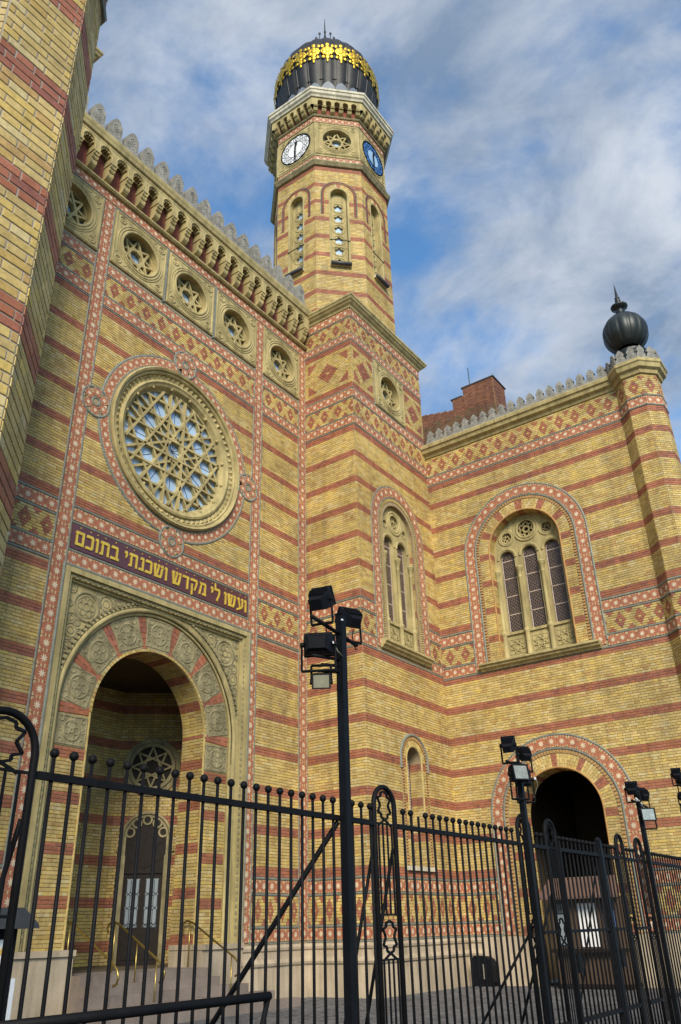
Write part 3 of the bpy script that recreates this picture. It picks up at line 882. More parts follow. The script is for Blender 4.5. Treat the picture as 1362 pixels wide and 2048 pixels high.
ar.fbox(FA, u_left, Xt-0.03, 22.86, 22.95, 0.0, 0.37)
part(ar, 'corbel_arcade', fac, 'stone')
cp = [(0.02, 21.79), (0.10, 21.79), (0.19, 21.83), (0.25, 21.90), (0.27, 21.99), (0.25, 22.06), (0.29, 22.07), (0.32, 22.12), (0.30, 22.18), (0.34, 22.20), (0.36, 22.26), (0.36, 22.369), (0.02, 22.369)]
def corbel(F, u, w, prof, m=0, mb=None):
    mb = mb or MB(); i = len(mb.v); k = len(prof)
    for uu in (u-w/2, u+w/2): mb.v += [F.p(uu, z_, d_) for d_, z_ in prof]
    mb.f.append(tuple(range(i+k-1, i-1, -1))); mb.m.append(m); mb.f.append(tuple(range(i+k, i+2*k))); mb.m.append(m)
    for j in range(k):
        q = (j+1) % k; mb.f.append((i+j, i+q, i+k+q, i+k+j)); mb.m.append(m)
    return mb
for u in us:
    c = corbel(FA, u, 0.21, cp)
    c.fbox(FA, u-0.13, u+0.13, 22.30, 22.368, 0.02, 0.39)
    for s in (-1, 1): corbel(FA, u+s*0.085, 0.03, [(d_*1.06, z_) for d_, z_ in cp], 0, c)
    part(c, 'corbel', fac, 'stone')
co = MB()
CPROF = [(0.0, 22.95), (0.38, 22.952), (0.40, 23.02), (0.43, 23.04), (0.46, 23.14), (0.48, 23.18), (0.50, 23.28), (0.47, 23.34), (0.0, 23.40)]
CPROF = [(a_, b_-0.06 if b_ > 22.96 else b_) for a_, b_ in CPROF]
co.sweep([(u_left, Ya), (Xt-0.02, Ya)], CPROF, lambda a, b, h: np.array([a, b, h]))
part(co, 'cornice', fac, 'stone')
MP = [(-0.285, 0), (0.285, 0), (0.285, 0.06), (0.245, 0.07), (0.245, 0.14), (0.205, 0.16), (0.205, 0.64), (0.15, 0.70), (0.12, 0.78), (0.05, 0.84), (0.0, 0.855), (-0.05, 0.84), (-0.12, 0.78), (-0.15, 0.70), (-0.205, 0.64), (-0.205, 0.16), (-0.245, 0.14), (-0.245, 0.07), (-0.285, 0.06)]
MP = [(a_*1.03, b_*1.10) for a_, b_ in MP]
def merlon(F, u, z, d0, d1):
    m_ = MB(); m_.fprism(F, [(u+a, z+b) for a, b in MP], d0, d1, 0, True)
    m_.bead(F, [(u-0.13, z+0.22), (u-0.13, z+0.56), (u-0.08, z+0.64), (u, z+0.69), (u+0.08, z+0.64), (u+0.13, z+0.56), (u+0.13, z+0.22)], 0.018, False, 0, d1)
    for q in (0.30, 0.42, 0.54): m_.bead(F, [(u+0.055*math.cos(-2*PI*k/8), z+q+0.055*math.sin(-2*PI*k/8)) for k in range(8)], 0.014, True, 0, d1)
    return m_
for k in range(-2, 17):
    u = 9.32+0.656*k
    if u < u_left+0.3 or u > 19.4: continue
    part(merlon(FA, u, 23.30, 0.10, 0.42), 'merlon', fac, 'merlon')
# banner with raised gilt letters
bn = MB(); bn.fbox(FA, 10.66, 17.04, 9.90, 10.545, 0.0, 0.03)
ban = part(bn, 'inscription_panel', fac, 'banner')
t_, s_ = 0.19, 0.15
G = {
 'mem_f': (0.74, [[(0, .80), (.74, .80), (.74, 1), (.06, 1)], [(.59, 0), (.74, 0), (.74, .82), (.59, .82)], [(.06, 0), (.60, 0), (.60, t_), (.06, t_)], [(.08, .18), (.22, .18), (.20, .82), (.08, .82)]]),
 'kaf': (0.62, [[(0, .80), (.50, .80), (.50, 1), (.04, 1)], [(.47, .1), (.62, .1), (.62, .90), (.50, 1), (.47, .85)], [(0, 0), (.52, 0), (.60, .12), (.48, t_), (0, t_)]]),
 'vav': (0.24, [[(.09, 0), (.24, 0), (.24, .82), (.09, .82)], [(0, .80), (.24, .80), (.24, .92), (.18, 1), (.02, 1)]]),
 'tav': (0.78, [[(.02, .80), (.78, .80), (.78, .93), (.70, 1), (.05, 1)], [(.63, 0), (.78, 0), (.78, .82), (.63, .82)], [(.14, .1), (.28, .1), (.28, .82), (.14, .82)], [(0, 0), (.27, 0), (.27, .14), (.02, .17)]]),
 'bet': (0.72, [[(.02, .80), (.52, .80), (.52, 1), (.05, 1)], [(.46, .16), (.61, .16), (.61, .92), (.52, 1), (.46, .82)], [(0, 0), (.72, 0), (.72, t_), (0, t_)]]),
 'yod': (0.24, [[(0, .80), (.24, .80), (.24, .94), (.18, 1), (.02, 1)], [(.10, .50), (.16, .50), (.24, .66), (.24, .82), (.10, .82)]]),
 'nun': (0.44, [[(.12, .80), (.44, .80), (.44, .93), (.38, 1), (.14, 1)], [(.29, .16), (.44, .16), (.44, .82), (.29, .82)], [(0, 0), (.44, 0), (.44, .18), (0, .18)]]),
 'shin': (0.92, [[(.10, 0), (.74, 0), (.80, .18), (.14, .20)], [(.0, .80), (.20, .84), (.26, .12), (.12, .06)], [(.0, .82), (.25, .84), (.25, 1), (.02, 1)], [(.40, .80), (.55, .80), (.40, .18), (.28, .18)], [(.38, .82), (.58, .82), (.58, 1), (.40, 1)], [(.77, .80), (.92, .80), (.80, .14), (.66, .12)], [(.71, .82), (.92, .82), (.92, 1), (.73, 1)]]),
 'dalet': (0.68, [[(0, .80), (.68, .80), (.68, .94), (.62, 1), (.04, 1)], [(.46, 0), (.61, 0), (.61, .82), (.46, .82)]]),
 'qof': (0.72, [[(.02, .80), (.72, .80), (.72, .92), (.64, 1), (.05, 1)], [(.56, .52), (.72, .62), (.72, .82), (.57, .82)], [(.38, .12), (.50, .08), (.72, .64), (.57, .60)], [(.10, -.30), (.24, -.26), (.24, .58), (.10, .58)]]),
 'mem': (0.84, [[(.28, .80), (.70, .80), (.70, 1), (.34, 1)], [(.60, .12), (.78, .12), (.80, .86), (.70, 1), (.64, .82)], [(.42, 0), (.80, 0), (.80, .18), (.40, .18)], [(.02, 0), (.18, 0), (.34, .80), (.24, .86)], [(.04, .96), (.20, .78), (.32, .86), (.14, 1.02)]]),
 'lamed': (0.62, [[(.02, .80), (.62, .80), (.62, .93), (.56, 1), (.02, 1)], [(.02, .98), (.15, .98), (.12, 1.34), (.02, 1.40)], [(.47, .55), (.62, .60), (.62, .82), (.48, .82)], [(.20, .02), (.34, -.06), (.62, .62), (.48, .60)]]),
 'ayin': (0.74, [[(.12, .84), (.28, .80), (.48, .16), (.38, .06)], [(.08, .82), (.30, .82), (.30, 1), (.10, 1)], [(.60, .30), (.74, .36), (.74, .84), (.58, .82)], [(.52, .82), (.74, .82), (.74, 1), (.54, 1)], [(.04, -.08), (.06, .10), (.62, .36), (.72, .34), (.56, .14)]]),
}
line = ['mem_f', 'kaf', 'vav', 'tav', 'bet', ' ', 'yod', 'tav', 'nun', 'kaf', 'shin', 'vav', ' ', 'shin', 'dalet', 'qof', 'mem', ' ', 'yod', 'lamed', ' ', 'vav', 'shin', 'ayin', 'vav']
gap, spc = 0.17, 0.34
wid = sum((spc if g == ' ' else G[g][0]+gap) for g in line)-gap
LH = 0.375; x0, x1 = 10.76, 16.95; LW = (x1-x0)/wid; xx = x0
for g in line:
    if g == ' ': xx += spc*LW; continue
    w, polys = G[g]; lm = MB()
    for qi, pl in enumerate(polys): lm.fprism(FA, [(xx+a*LW, 10.005+b*LH) for a, b in pl], 0.03, 0.052+0.0006*qi)
    part(lm, 'letter', ban, 'gilt')
    if g != 'lamed':
        lm = MB(); lm.fring(FA, xx+w*LW/2, 10.005+1.28*LH, 0.0, 0.017, 0.03, 0.045, 8); part(lm, 'accent_dot', ban, 'gilt')
    xx += (w+gap)*LW

# ------------------------------------------------------------------ portal (parts of the central front)
PZ, PR0, PR1 = 6.20, 1.86, 2.78          # springing, intrados, extrados of the voussoirs
FV = FA.shift(-0.20)                      # voussoir plane
FP = FA.shift(-0.10)                      # spandrel plane
pm = MB()
for s in (-1, 1):                         # frame pilasters and lintel, stepped
    for (r0, r1, d0, d1) in ((3.12, 3.25, -0.3, 0.10), (3.02, 3.12, -0.3, 0.03), (2.96, 3.02, -0.3, -0.04)):
        a, b = sorted((CX+s*r0, CX+s*r1)); pm.fbox(FA, a, b, -0.05, 9.40-(3.25-r1), d0, d1)
for (z0, z1, d0, d1, r) in ((9.27, 9.40, -0.3, 0.103, 3.25), (9.17, 9.27, -0.3, 0.033, 3.12), (9.11, 9.17, -0.3, -0.037, 3.02)):
    pm.fbox(FA, CX-r+0.002, CX+r-0.002, z0+0.001, z1+0.001, d0, d1)
join(pm, wall_sheet(FP, [(CX+2.85, PZ-0.59)]+[(CX+2.85*math.cos(PI*k/48), PZ+2.85*math.sin(PI*k/48)) for k in range(49)]+[(CX-2.85, PZ-0.59), (CX-3.0, PZ-0.59), (CX-3.0, 9.15), (CX+3.0, 9.15), (CX+3.0, PZ-0.59)], []))
for s in (-1, 1): pm.fbox(FP, *sorted((CX+s*2.84, CX+s*3.0)), -0.05, PZ-0.59, -0.2, 0.0)
apath = arch_path(CX, 1.34, PZ, 1.0)
def arch_mould(mb, F, R, r, d, m=0, z0=1.34, n=48, flat=0.9): mb.bead(F, arch_path(CX, z0, PZ, R, n), r, False, m, d, flat)
arch_mould(pm, FA, 2.91, 0.06, -0.10); arch_mould(pm, FA, 3.00, 0.035, -0.10); arch_mould(pm, FA, 2.82, 0.04, -0.16)
portal = part(pm, 'portal_frame', fac, 'stone')
dn = MB()                                  # dentil rows along arch and frame
n = 66
for k in range(n):
    an = PI*(k+.5)/n; c, s = math.cos(an), math.sin(an)
    dn.fbar(FA, (CX+3.035*c, PZ+3.035*s), (CX+3.10*c, PZ+3.10*s), 0.075, -0.12, -0.03)
for s in (-1, 1):
    for k in range(30):
        z_ = 1.5+k*0.157; dn.fbox(FA, *sorted((CX+s*3.035, CX+s*3.10)), z_, z_+0.075, -0.12, 0.045)
    for k in range(18):
        z_ = 6.3+k*0.157; dn.fbox(FA, *sorted((CX+s*3.055, CX+s*3.10)), z_, z_+0.075, -0.12, 0.045)
for k in range(38):
    x = CX-3.0+k*0.16; dn.fbox(FA, x, x+0.08, 9.19, 9.25, 0.02, 0.05)
part(dn, 'dentil_row', portal, 'carved', stuff=True)
kb = MB()
kb.bead(FA, [(CX-3.29, 1.3), (CX-3.29, 9.44), (CX+3.29, 9.44), (CX+3.29, 1.3)], 0.045, False, 0, 0.06)
part(kb, 'rope_moulding', portal, 'rope')
def carve(mb, F, uc, zc, w, h, ang, d, rise=0.04, frame=True):
    c, s = math.cos(ang), math.sin(ang)
    T = lambda a, b: (uc+a*c-b*s, zc+a*s+b*c)
    R_ = min(w, h)*0.36
    def rg(a, b, r, t=0.022, n=14): 
        x, z_ = T(a, b); mb.bead(F, [(x+r*math.cos(-2*PI*k/n), z_+r*math.sin(-2*PI*k/n)) for k in range(n)], t, True, 0, d)
    rg(0, 0, R_, 0.026, 20); rg(0, 0, R_*0.22, 0.02, 10)
    for k in range(4):
        an = k*PI/2; rg(R_*0.52*math.cos(an), R_*0.52*math.sin(an), R_*0.36, 0.018, 12)
    for sx in (-1, 1):
        for sz in (-1, 1): rg(sx*w*0.38, sz*h*0.39, min(w, h)*0.10, 0.02, 10)
        rg(sx*w*0.40, 0, min(w, h)*0.07, 0.016, 8)
    for sz in (-1, 1): rg(0, sz*h*0.42, min(w, h)*0.09, 0.016, 8)
    if frame:
        mb.bead(F, [T(-w/2, -h/2), T(-w/2, h/2), T(w/2, h/2), T(w/2, -h/2)], 0.02, True, 0, d)
# voussoir ring: backing, carved panels and red brick ribs
vb = MB()
ring_out = [(CX+PR1+0.06, 1.26)]+[(CX+(PR1+0.06)*math.cos(PI*k/48), PZ+(PR1+0.06)*math.sin(PI*k/48)) for k in range(49)]+[(CX-PR1-0.06, 1.26)]
ring_in = [(CX-PR0, 1.26)]+[(CX-PR0*math.cos(PI*k/48), PZ+PR0*math.sin(PI*k/48)) for k in range(49)]+[(CX+PR0, 1.26)]
join(vb, wall_sheet(FV, ring_out+ring_in, []))
part(vb, 'voussoir_ring', portal, 'buff')
pitch = PI/7
for k in range(7):
    a0, a1 = k*pitch+0.048, (k+1)*pitch-0.048; am = (a0+a1)/2
    pl = MB()
    quad_ = arc_pts(CX, PZ, PR1-0.02, a0, a1, 6)+arc_pts(CX, PZ, PR0+0.06, a1, a0, 6)
    pl.fprism(FV, quad_, 0.0, 0.02)
    rm = (PR0+PR1)/2+0.03
    carve(pl, FV, CX+rm*math.cos(am), PZ+rm*math.sin(am), 0.80, 0.74, am-PI/2, 0.02)
    part(pl, 'carved_voussoir', portal, 'carved')
for s in (-1, 1):
    pl = MB(); a, b = sorted((CX+s*(PR0+0.06), CX+s*(PR1-0.02)))
    pl.fbox(FV, a, b, 5.36, 6.06, 0.0, 0.02); carve(pl, FV, (a+b)/2, 5.71, 0.78, 0.62, 0, 0.02)
    part(pl, 'carved_voussoir', portal, 'carved')
bsP = bsA
for k in range(8):                        # red radial ribs between the panels
    am = k*pitch
    for j in range(6):
        r_ = PR0+0.06+(j+.5)*(PR1-PR0-0.08)/6
        for q in ((-1, 1) if j % 2 else (0,)):
            wt = 0.096*r_ if q == 0 else 0.046*r_
            aa = am+q*0.024
            if k in (0, 7): aa = am+q*0.024
            bsP.add(FV.mat(CX+r_*math.cos(aa), PZ+r_*math.sin(aa), 0.0, (PR1-PR0-0.08)/6-0.008, 0.022, wt-0.008, aa), pick(True))
for s in (-1, 1):
    a, b = sorted((CX+s*(PR0+0.005), CX+s*(PR1-0.01)))
    lay(bsP, FV, a, b, 1.30, 5.34, 51, (), lambda r, z: (r % 13) >= 10 or r >= 48, depth=0.016)
# inner bead of the arch
ib = MB(); arch_mould(ib, FV, PR0+0.02, 0.032, 0.0, 0, 1.3); part(ib, 'arch_bead', portal, 'buff')
for a_ in np.linspace(0, PI, 52)[:-1]:    # gilded-looking header bricks on the arris
    a2 = a_+PI/104
    bsP.add(FV.mat(CX+(PR0+0.028)*math.cos(a2), PZ+(PR0+0.028)*math.sin(a2), 0.012, 0.06, 0.03, PI/51*PR0-0.01, a2), pick(False))
# reveal, right-hand and soffit
REV = 0.80
Y0, Y1 = Ya+0.20, Ya+0.20+REV
FR = Frame((CX+PR0, Y1, 0), (-1, 0))
FL = Frame((CX-PR0, Y0, 0), (1, 0))
rv = MB(); reveal(FV, arch_path(CX, -0.05, PZ, PR0, 40), -REV, 0.0, rv); part(rv, 'reveal', portal, 'mortar')
lay(bsP, FR, 0.0, REV-0.01, 1.0, PZ, 66, (), lambda r, z: (r % 13) in (4, 5, 6))
lay(bsP, FL, 0.01, REV, 1.0, PZ, 66, (), lambda r, z: (r % 13) in (4, 5, 6))
nA = 72
for i in range(nA):
    a_ = PI*(i+.5)/nA
    isr = any(abs(a_-q*pitch) < 0.06 for q in range(8))
    rad = np.array([math.cos(a_), 0, math.sin(a_)]); tan_ = np.array([-math.sin(a_), 0, math.cos(a_)])
    for j in range(3):
        yc = Y0+0.02+(j+.5)*(REV-0.03)/3
        m_ = np.eye(4); m_[:3, 0] = np.array([0, 1, 0])*((REV-0.03)/3-0.01); m_[:3, 1] = rad*0.014; m_[:3, 2] = -tan_*(PI*PR0/nA-0.009)
        m_[:3, 3] = np.array([CX, yc, PZ])+rad*PR0
        bsP.add(m_, pick(isr))
# spandrel carving
for s in (-1, 1):
    sm = MB(); cu = CX+s*2.42
    def rg(u, z_, r, t): sm.bead(FP, [(u+r*math.cos(-2*PI*k/18), z_+r*math.sin(-2*PI*k/18)) for k in range(18)], t, True, 0, 0.0)
    rg(cu, 8.62, 0.36, 0.04); rg(cu, 8.62, 0.27, 0.02); rg(cu, 8.62, 0.10, 0.025)
    for k in range(6): rg(cu+0.17*math.cos(k*PI/3), 8.62+0.17*math.sin(k*PI/3), 0.075, 0.018)
    for (u, z_, r) in ((2.78, 7.95, .17), (2.84, 7.60, .12), (2.88, 7.32, .08), (1.85, 8.86, .19), (1.50, 8.98, .12), (1.24, 9.04, .08), (2.86, 8.98, .11), (2.10, 8.98, .10), (2.80, 8.25, .12), (2.55, 7.95, .09), (1.88, 8.62, .08), (2.9, 8.6, .08), (2.62, 8.18, .08), (2.05, 8.78, .06), (2.74, 7.72, .05)):
        rg(CX+s*u, z_, r, 0.024); rg(CX+s*u, z_, r*0.5, 0.018)
    part(sm, 'spandrel_carving', portal, 'carved')
# porch behind the arch: five-sided, brick, two doors in view
PL = [(10.65, Y1), (10.65, 17.7), (11.95, 19.1), (15.75, 19.1), (17.05, 17.7), (17.05, Y1)]
pw = MB(); FZ = 0.87
PH = 8.15
for (x0, y0), (x1, y1) in zip(PL[:-1], PL[1:]):
    pw.quad(np.array((x0, y0, 0)), np.array((x1, y1, 0)), np.array((x1, y1, PH)), np.array((x0, y0, PH)))
pw.poly([np.array((x, y, PH)) for x, y in PL])
pw.quad(*[np.array(p) for p in ((10.5, Y1, 0), (CX-PR0, Y1, 0), (CX-PR0, Y1, PH), (10.5, Y1, PH))])
pw.quad(*[np.array(p) for p in ((CX+PR0, Y1, 0), (17.2, Y1, 0), (17.2, Y1, PH), (CX+PR0, Y1, PH))])
join(pw, wall_sheet(FA.shift(-0.2-REV), [(CX+PR0, PZ)]+[(CX+PR0*math.cos(PI*k/40), PZ+PR0*math.sin(PI*k/40)) for k in range(1, 40)]+[(CX-PR0, PZ), (CX-PR0, PH), (CX+PR0, PH)], []))
pw.poly([np.array((x, y, FZ)) for x, y in PL])
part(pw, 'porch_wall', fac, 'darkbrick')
for (p, q) in ((PL[3], PL[2]), (PL[4], PL[3])):
    L_ = math.hypot(p[0]-q[0], p[1]-q[1])
    nrm = np.array([q[1]-p[1], p[0]-q[0]])/L_     # candidate normal
    mid = np.array([(p[0]+q[0])/2, (p[1]+q[1])/2])
    if (np.array([CX, 16.8])-mid)@nrm < 0: nrm = -nrm
    Fd = Frame((0, 0, 0), nrm)
    ends = sorted([np.array([*p, 0])@Fd.u, np.array([*q, 0])@Fd.u])
    off = np.array([*p, 0])@Fd.n
    Fd = Frame(Fd.n*off, nrm); ua, ub = ends; uc = (ua+ub)/2
    dw = 0.50
    holes = [Arch(uc, FZ, 3.95, 0.66), Circ(uc, 5.85, 0.80)]
    lay(bsP, Fd, ua, ub, FZ+0.02, 8.0, 90, holes, lambda r, z: (r % 13) in (4, 5, 6) and False or ((r % 13) in (4, 5, 6)), depth=0.014)
    dm = MB()                                   # stone surround of door and round window
    dm.fsweep(Fd, arch_path(uc, FZ, 3.95, 0.60, 24), [(-0.09, 0.0), (-0.09, 0.08), (-0.03, 0.10), (0.0, 0.05), (0.05, 0.04), (0.08, 0.0)], False, 0)
    dm.fring(Fd, uc, 5.85, 0.56, 0.66, 0.0, 0.10, 36); dm.fring(Fd, uc, 5.85, 0.68, 0.80, 0.0, 0.06, 36)
    pts = [(uc+0.56*math.cos(2*PI*k/8), 5.85+0.56*math.sin(2*PI*k/8)) for k in range(8)]
    for k in range(8): dm.fbar(Fd, pts[k], pts[(k+3) % 8], 0.05, 0.0, 0.05+0.003*k)
    for k in range(5):                          # cusped head
        an = PI*(k+.5)/5; dm.fring(Fd, uc+0.47*math.cos(an), 3.95+0.47*math.sin(an), 0.09, 0.14, 0.0, 0.06, 12)
    for s in (-1, 1): dm.fbox(Fd, uc+s*0.58-0.06, uc+s*0.58+0.06, FZ, 3.5, 0.0, 0.12)
    dsur = part(dm, 'door_surround', portal, 'carved')
    gl = MB(); gl.fdisc(Fd, uc, 5.85, 0.56, 0.012, 30); part(gl, 'round_glass', portal, 'dark')
    dd = MB(); dd.fprism(Fd, Arch(uc, FZ, 3.95, 0.56).poly(24), 0.0, 0.03)
    for s in (-1, 1):
        dd.fbox(Fd, uc+s*0.27-0.22, uc+s*0.27+0.22, 1.0, 1.65, 0.03, 0.05)
    dd.fbox(Fd, uc-0.54, uc+0.54, 3.05, 3.15, 0.03, 0.07)
    for k in range(1, 6):
        an = PI*k/6; dd.fbar(Fd, (uc, 3.17), (uc+0.9*math.cos(an), 3.17+0.9*math.sin(an)), 0.02, 0.03, 0.045)
    part(dd, 'door', portal, 'door')
    for s in (-1, 1):
        pn = MB(); pn.fbox(Fd, uc+s*0.25-0.17, uc+s*0.25+0.17, 1.75, 2.92, 0.03, 0.04); part(pn, 'door_pane', portal, 'doorglass')
        gr = MB()
        for k in range(4):
            u = uc+s*0.25-0.16+k*0.107
            for (z0, z1) in ((1.80, 2.16), (2.26, 2.50), (2.58, 2.90)):
                gr.fbox(Fd, u-0.006, u+0.006, z0, z1, 0.04, 0.055)
            if k < 3:
                for zz in (2.16, 2.50, 1.76):
                    gr.fbar(Fd, (u, zz), (u+0.053, zz+0.06), 0.012, 0.04, 0.054); gr.fbar(Fd, (u+0.107, zz), (u+0.053, zz+0.06), 0.012, 0.04, 0.053)
                    gr.fbar(Fd, (u, zz+0.10), (u+0.053, zz+0.04), 0.012, 0.04, 0.052); gr.fbar(Fd, (u+0.107, zz+0.10), (u+0.053, zz+0.04), 0.012, 0.04, 0.051)
        part(gr, 'door_grille', portal, 'iron')
# plinths
pb = MB(); plinth(pb, FA, 17.12, Xt); part(pb, 'plinth', fac, 'marble')
pb = MB(); plinth(pb, FA, u_left, 10.58); part(pb, 'plinth', fac, 'marble')
for s in (-1, 1):
    a, b = sorted((CX+s*(PR0-0.03), CX+s*3.24))
    pb = MB(); pb.fbox(FA, a, b, -0.05, 1.22, -0.98, 0.12); pb.fbox(FA, a-0.02, b+0.02, 1.222, 1.335, -0.98, 0.17)
    part(pb, 'portal_pedestal', fac, 'marble')
bsA.finish(); tsA.finish()

# steps
stp = thing('stone_steps', 'flight of pale stone steps rising into the arched portal', 'steps', (CX, 15.2, 0))
for k in range(5):
    zt = FZ-0.004-0.172*k; m_ = MB()
    m_.box(CX-1.83-0.0*k if k < 2 else CX-1.9-0.28*(k-1), CX+1.83 if k < 2 else CX+1.9+0.55*(k-1), 15.42-0.33*k-0.33, 16.6-0.002*k if k == 0 else 15.42-0.33*k+0.004, -0.05, zt)
    part(m_, 'step', stp, 'slab')
# brass handrails
def handrail(x, label):
    h = thing('brass_handrail', label, 'handrail', (x, 15.0, 0), 'brass handrails on the portal steps')
    pts = [(x, 15.92, 1.62), (x, 15.95, 1.72), (x, 15.90, 1.81), (x, 15.80, 1.85), (x, 15.6, 1.80), (x, 14.25, 1.08), (x, 14.12, 0.98), (x, 14.06, 0.86), (x, 14.10, 0.74), (x, 14.2, 0.70)]
    m_ = MB(); m_.tube(pts, 0.024, 8); part(m_, 'rail', h, 'brass', True)
    for (y_, zt, zb) in ((15.70, 1.83, 0.80), (14.95, 1.45, 0.45), (14.32, 1.12, 0.0)):
        p_ = MB(); p_.tube([(x, y_, zb), (x, y_, zt)], 0.016, 8); p_.tube([(x, y_, zb), (x, y_, zb+0.03)], 0.04, 10); part(p_, 'post', h, 'brass', True)
handrail(CX-1.75, 'brass handrail at the left edge of the portal steps')
handrail(CX-0.55, 'brass handrail in the middle of the portal steps')
handrail(CX+1.72, 'brass handrail at the right edge of the portal steps')

# ------------------------------------------------------------------ clock tower
tow = thing('clock_tower', 'striped brick clock tower with square base, octagonal shaft and dark gilded onion dome', 'tower', (22.445, 15.95, 0))
bsT = brick_set(tow); tsT = tile_set(tow); mT = MB()
SW_ = Ya-Yt
TC = 22.445
WIN = Arch(TC, 9.45, 14.10, 1.72); SM = Arch(TC+0.12, 3.0, 6.18, 0.80)
shT = wall_sheet(FT, Rect(Xt, Xw, -0.1, 23.05).poly(), [Arch(TC, 9.62, 14.10, 0.98).poly(30), Arch(TC+0.12, 3.16, 6.18, 0.42).poly(24), Circ(TC, 20.08, 0.69).poly(40)])
join(shT, wall_sheet(FS, Rect(0, SW_, -0.1, 23.05).poly(), []))
FE = Frame((Xw, Yt+5.1, 0), (1, 0)); join(shT, wall_sheet(FE, Rect(-5.1, 0, 17, 23.3).poly(), []) if False else MB())
shT.quad(*[np.array(p) for p in ((Xw, Yt, 16), (Xw, 18.5, 16), (Xw, 18.5, 23.05), (Xw, Yt, 23.05))])
part(shT, 'wall', tow, 'mortar')
for (F, a, b, hs, gal) in ((FS, 0.0, SW_, [], False), (FT, Xt, Xw, [WIN, SM], True)):
    base_bands(bsT, tsT, mT, F, a, b, hs, 0.25)
    lay(bsT, F, a, b, 2.87, 9.31, 81, hs, stripe)
    mid_bands(bsT, tsT, mT, F, a, b, hs, 0.28)
    lay(bsT, F, a, b, 10.95, 17.37, 81, hs, stripe)
    high_bands(bsT, tsT, mT, F, a, b, hs, 0.28)
    gh = [Rect(TC-1.08, TC+1.08, 18.98, 21.16)] if gal else []
    cs = (TC-1.79, TC+1.79) if gal else (SW_/2,)
    hw = 0.62 if gal else 0.92
    def galred(r, z, cs=cs, hw=hw):
        if r < 3 or r > 23: return True
        res = []; zz = (r-13)*0.0795
        for c in cs:
            w = 0.46-abs(zz)*1.05
            if w > 0.03:
                if abs(r-13) <= 0: res += [(c-w, c-0.07), (c+0.07, c+w)]
                else: res.append((c-w, c+w))
            for s in (-1, 1):
                for t in (-1, 1):
                    hgt = t*zz-0.22       # corner triangles
                    if 0 <= hgt <= 0.42 and abs(zz) < 0.66:
                        L_ = hgt*0.95
                        if L_ > 0.03: res.append(tuple(sorted((c+s*hw, c+s*(hw-L_)))))
        return res
    lay(bsT, F, a, b, 18.99, 21.13, 27, gh, galred)
    bead_h(mT, F, a, b, 21.16); tiles_h(tsT, F, a, b, 21.19, 21.46)
    bead_h(mT, F, a, b, 21.49); lay(bsT, F, a, b, 21.52, 22.20, 9, [], dia_fn(0, 1, 9, a+0.28))
    bead_h(mT, F, a, b, 22.24); tiles_h(tsT, F, a, b, 22.28, 22.62)
for x in (TC-1.075, TC+1.075): mT.bead(FT, [(x, 18.99), (x, 21.13)], 0.03)
gallery_window(tow, FT, TC, 20.06, 1.035)
# front window: tile arch band
tiles_arc(tsT, FT, TC, 14.10, 1.30, 1.66, 0, PI)
for s in (-1, 1): tiles_line(tsT, FT, *sorted((TC+s*1.30, TC+s*1.66)), 9.50, 14.10)
mT.bead(FT, arch_path(TC, 9.45, 14.10, 1.695), 0.035); mT.bead(FT, arch_path(TC, 9.62, 14.10, 1.265), 0.035)
part_split(mT, 'rope_moulding', tow, 'rope')
def stone_sill(parent, F, u0, u1, z, h=0.24, d=0.28):
    m_ = MB(); prof = [(z-h, 0.0), (z-h, 0.08), (z-h*0.72, 0.12), (z-h*0.62, d*0.7), (z-h*0.35, d*0.78), (z-h*0.25, d), (z, d), (z+0.03, 0.0)]
    i = 0
    for u in (u0, u1): m_.v += [F.p(u, a, b) for a, b in prof]
    k = len(prof)
    for j in range(k-1): m_.f.append((j, k+j, k+j+1, j+1)); m_.m.append(0)
    m_.f += [tuple(range(k)), tuple(range(2*k-1, k-1, -1))]; m_.m += [0, 0]
    return part(m_, 'window_sill', parent, 'stone')
def dentils_arch(mb, F, uc, z0, zs, R0, R1, d0, d1, pitch_=0.082, m=0):
    n = round(PI*(R0+R1)/2/pitch_)
    for k in range(n):
        an = PI*(k+.5)/n; c, s = math.cos(an), math.sin(an)
        mb.fbar(F, (uc+R0*c, zs+R0*s), (uc+R1*c, zs+R1*s), pitch_*0.55, d0, d1, m)
    z = z0
    while z < zs-0.03:
        for s in (-1, 1): mb.fbox(F, *sorted((uc+s*R0, uc+s*R1)), z, z+pitch_*0.55, d0, d1, m)
        z += pitch_
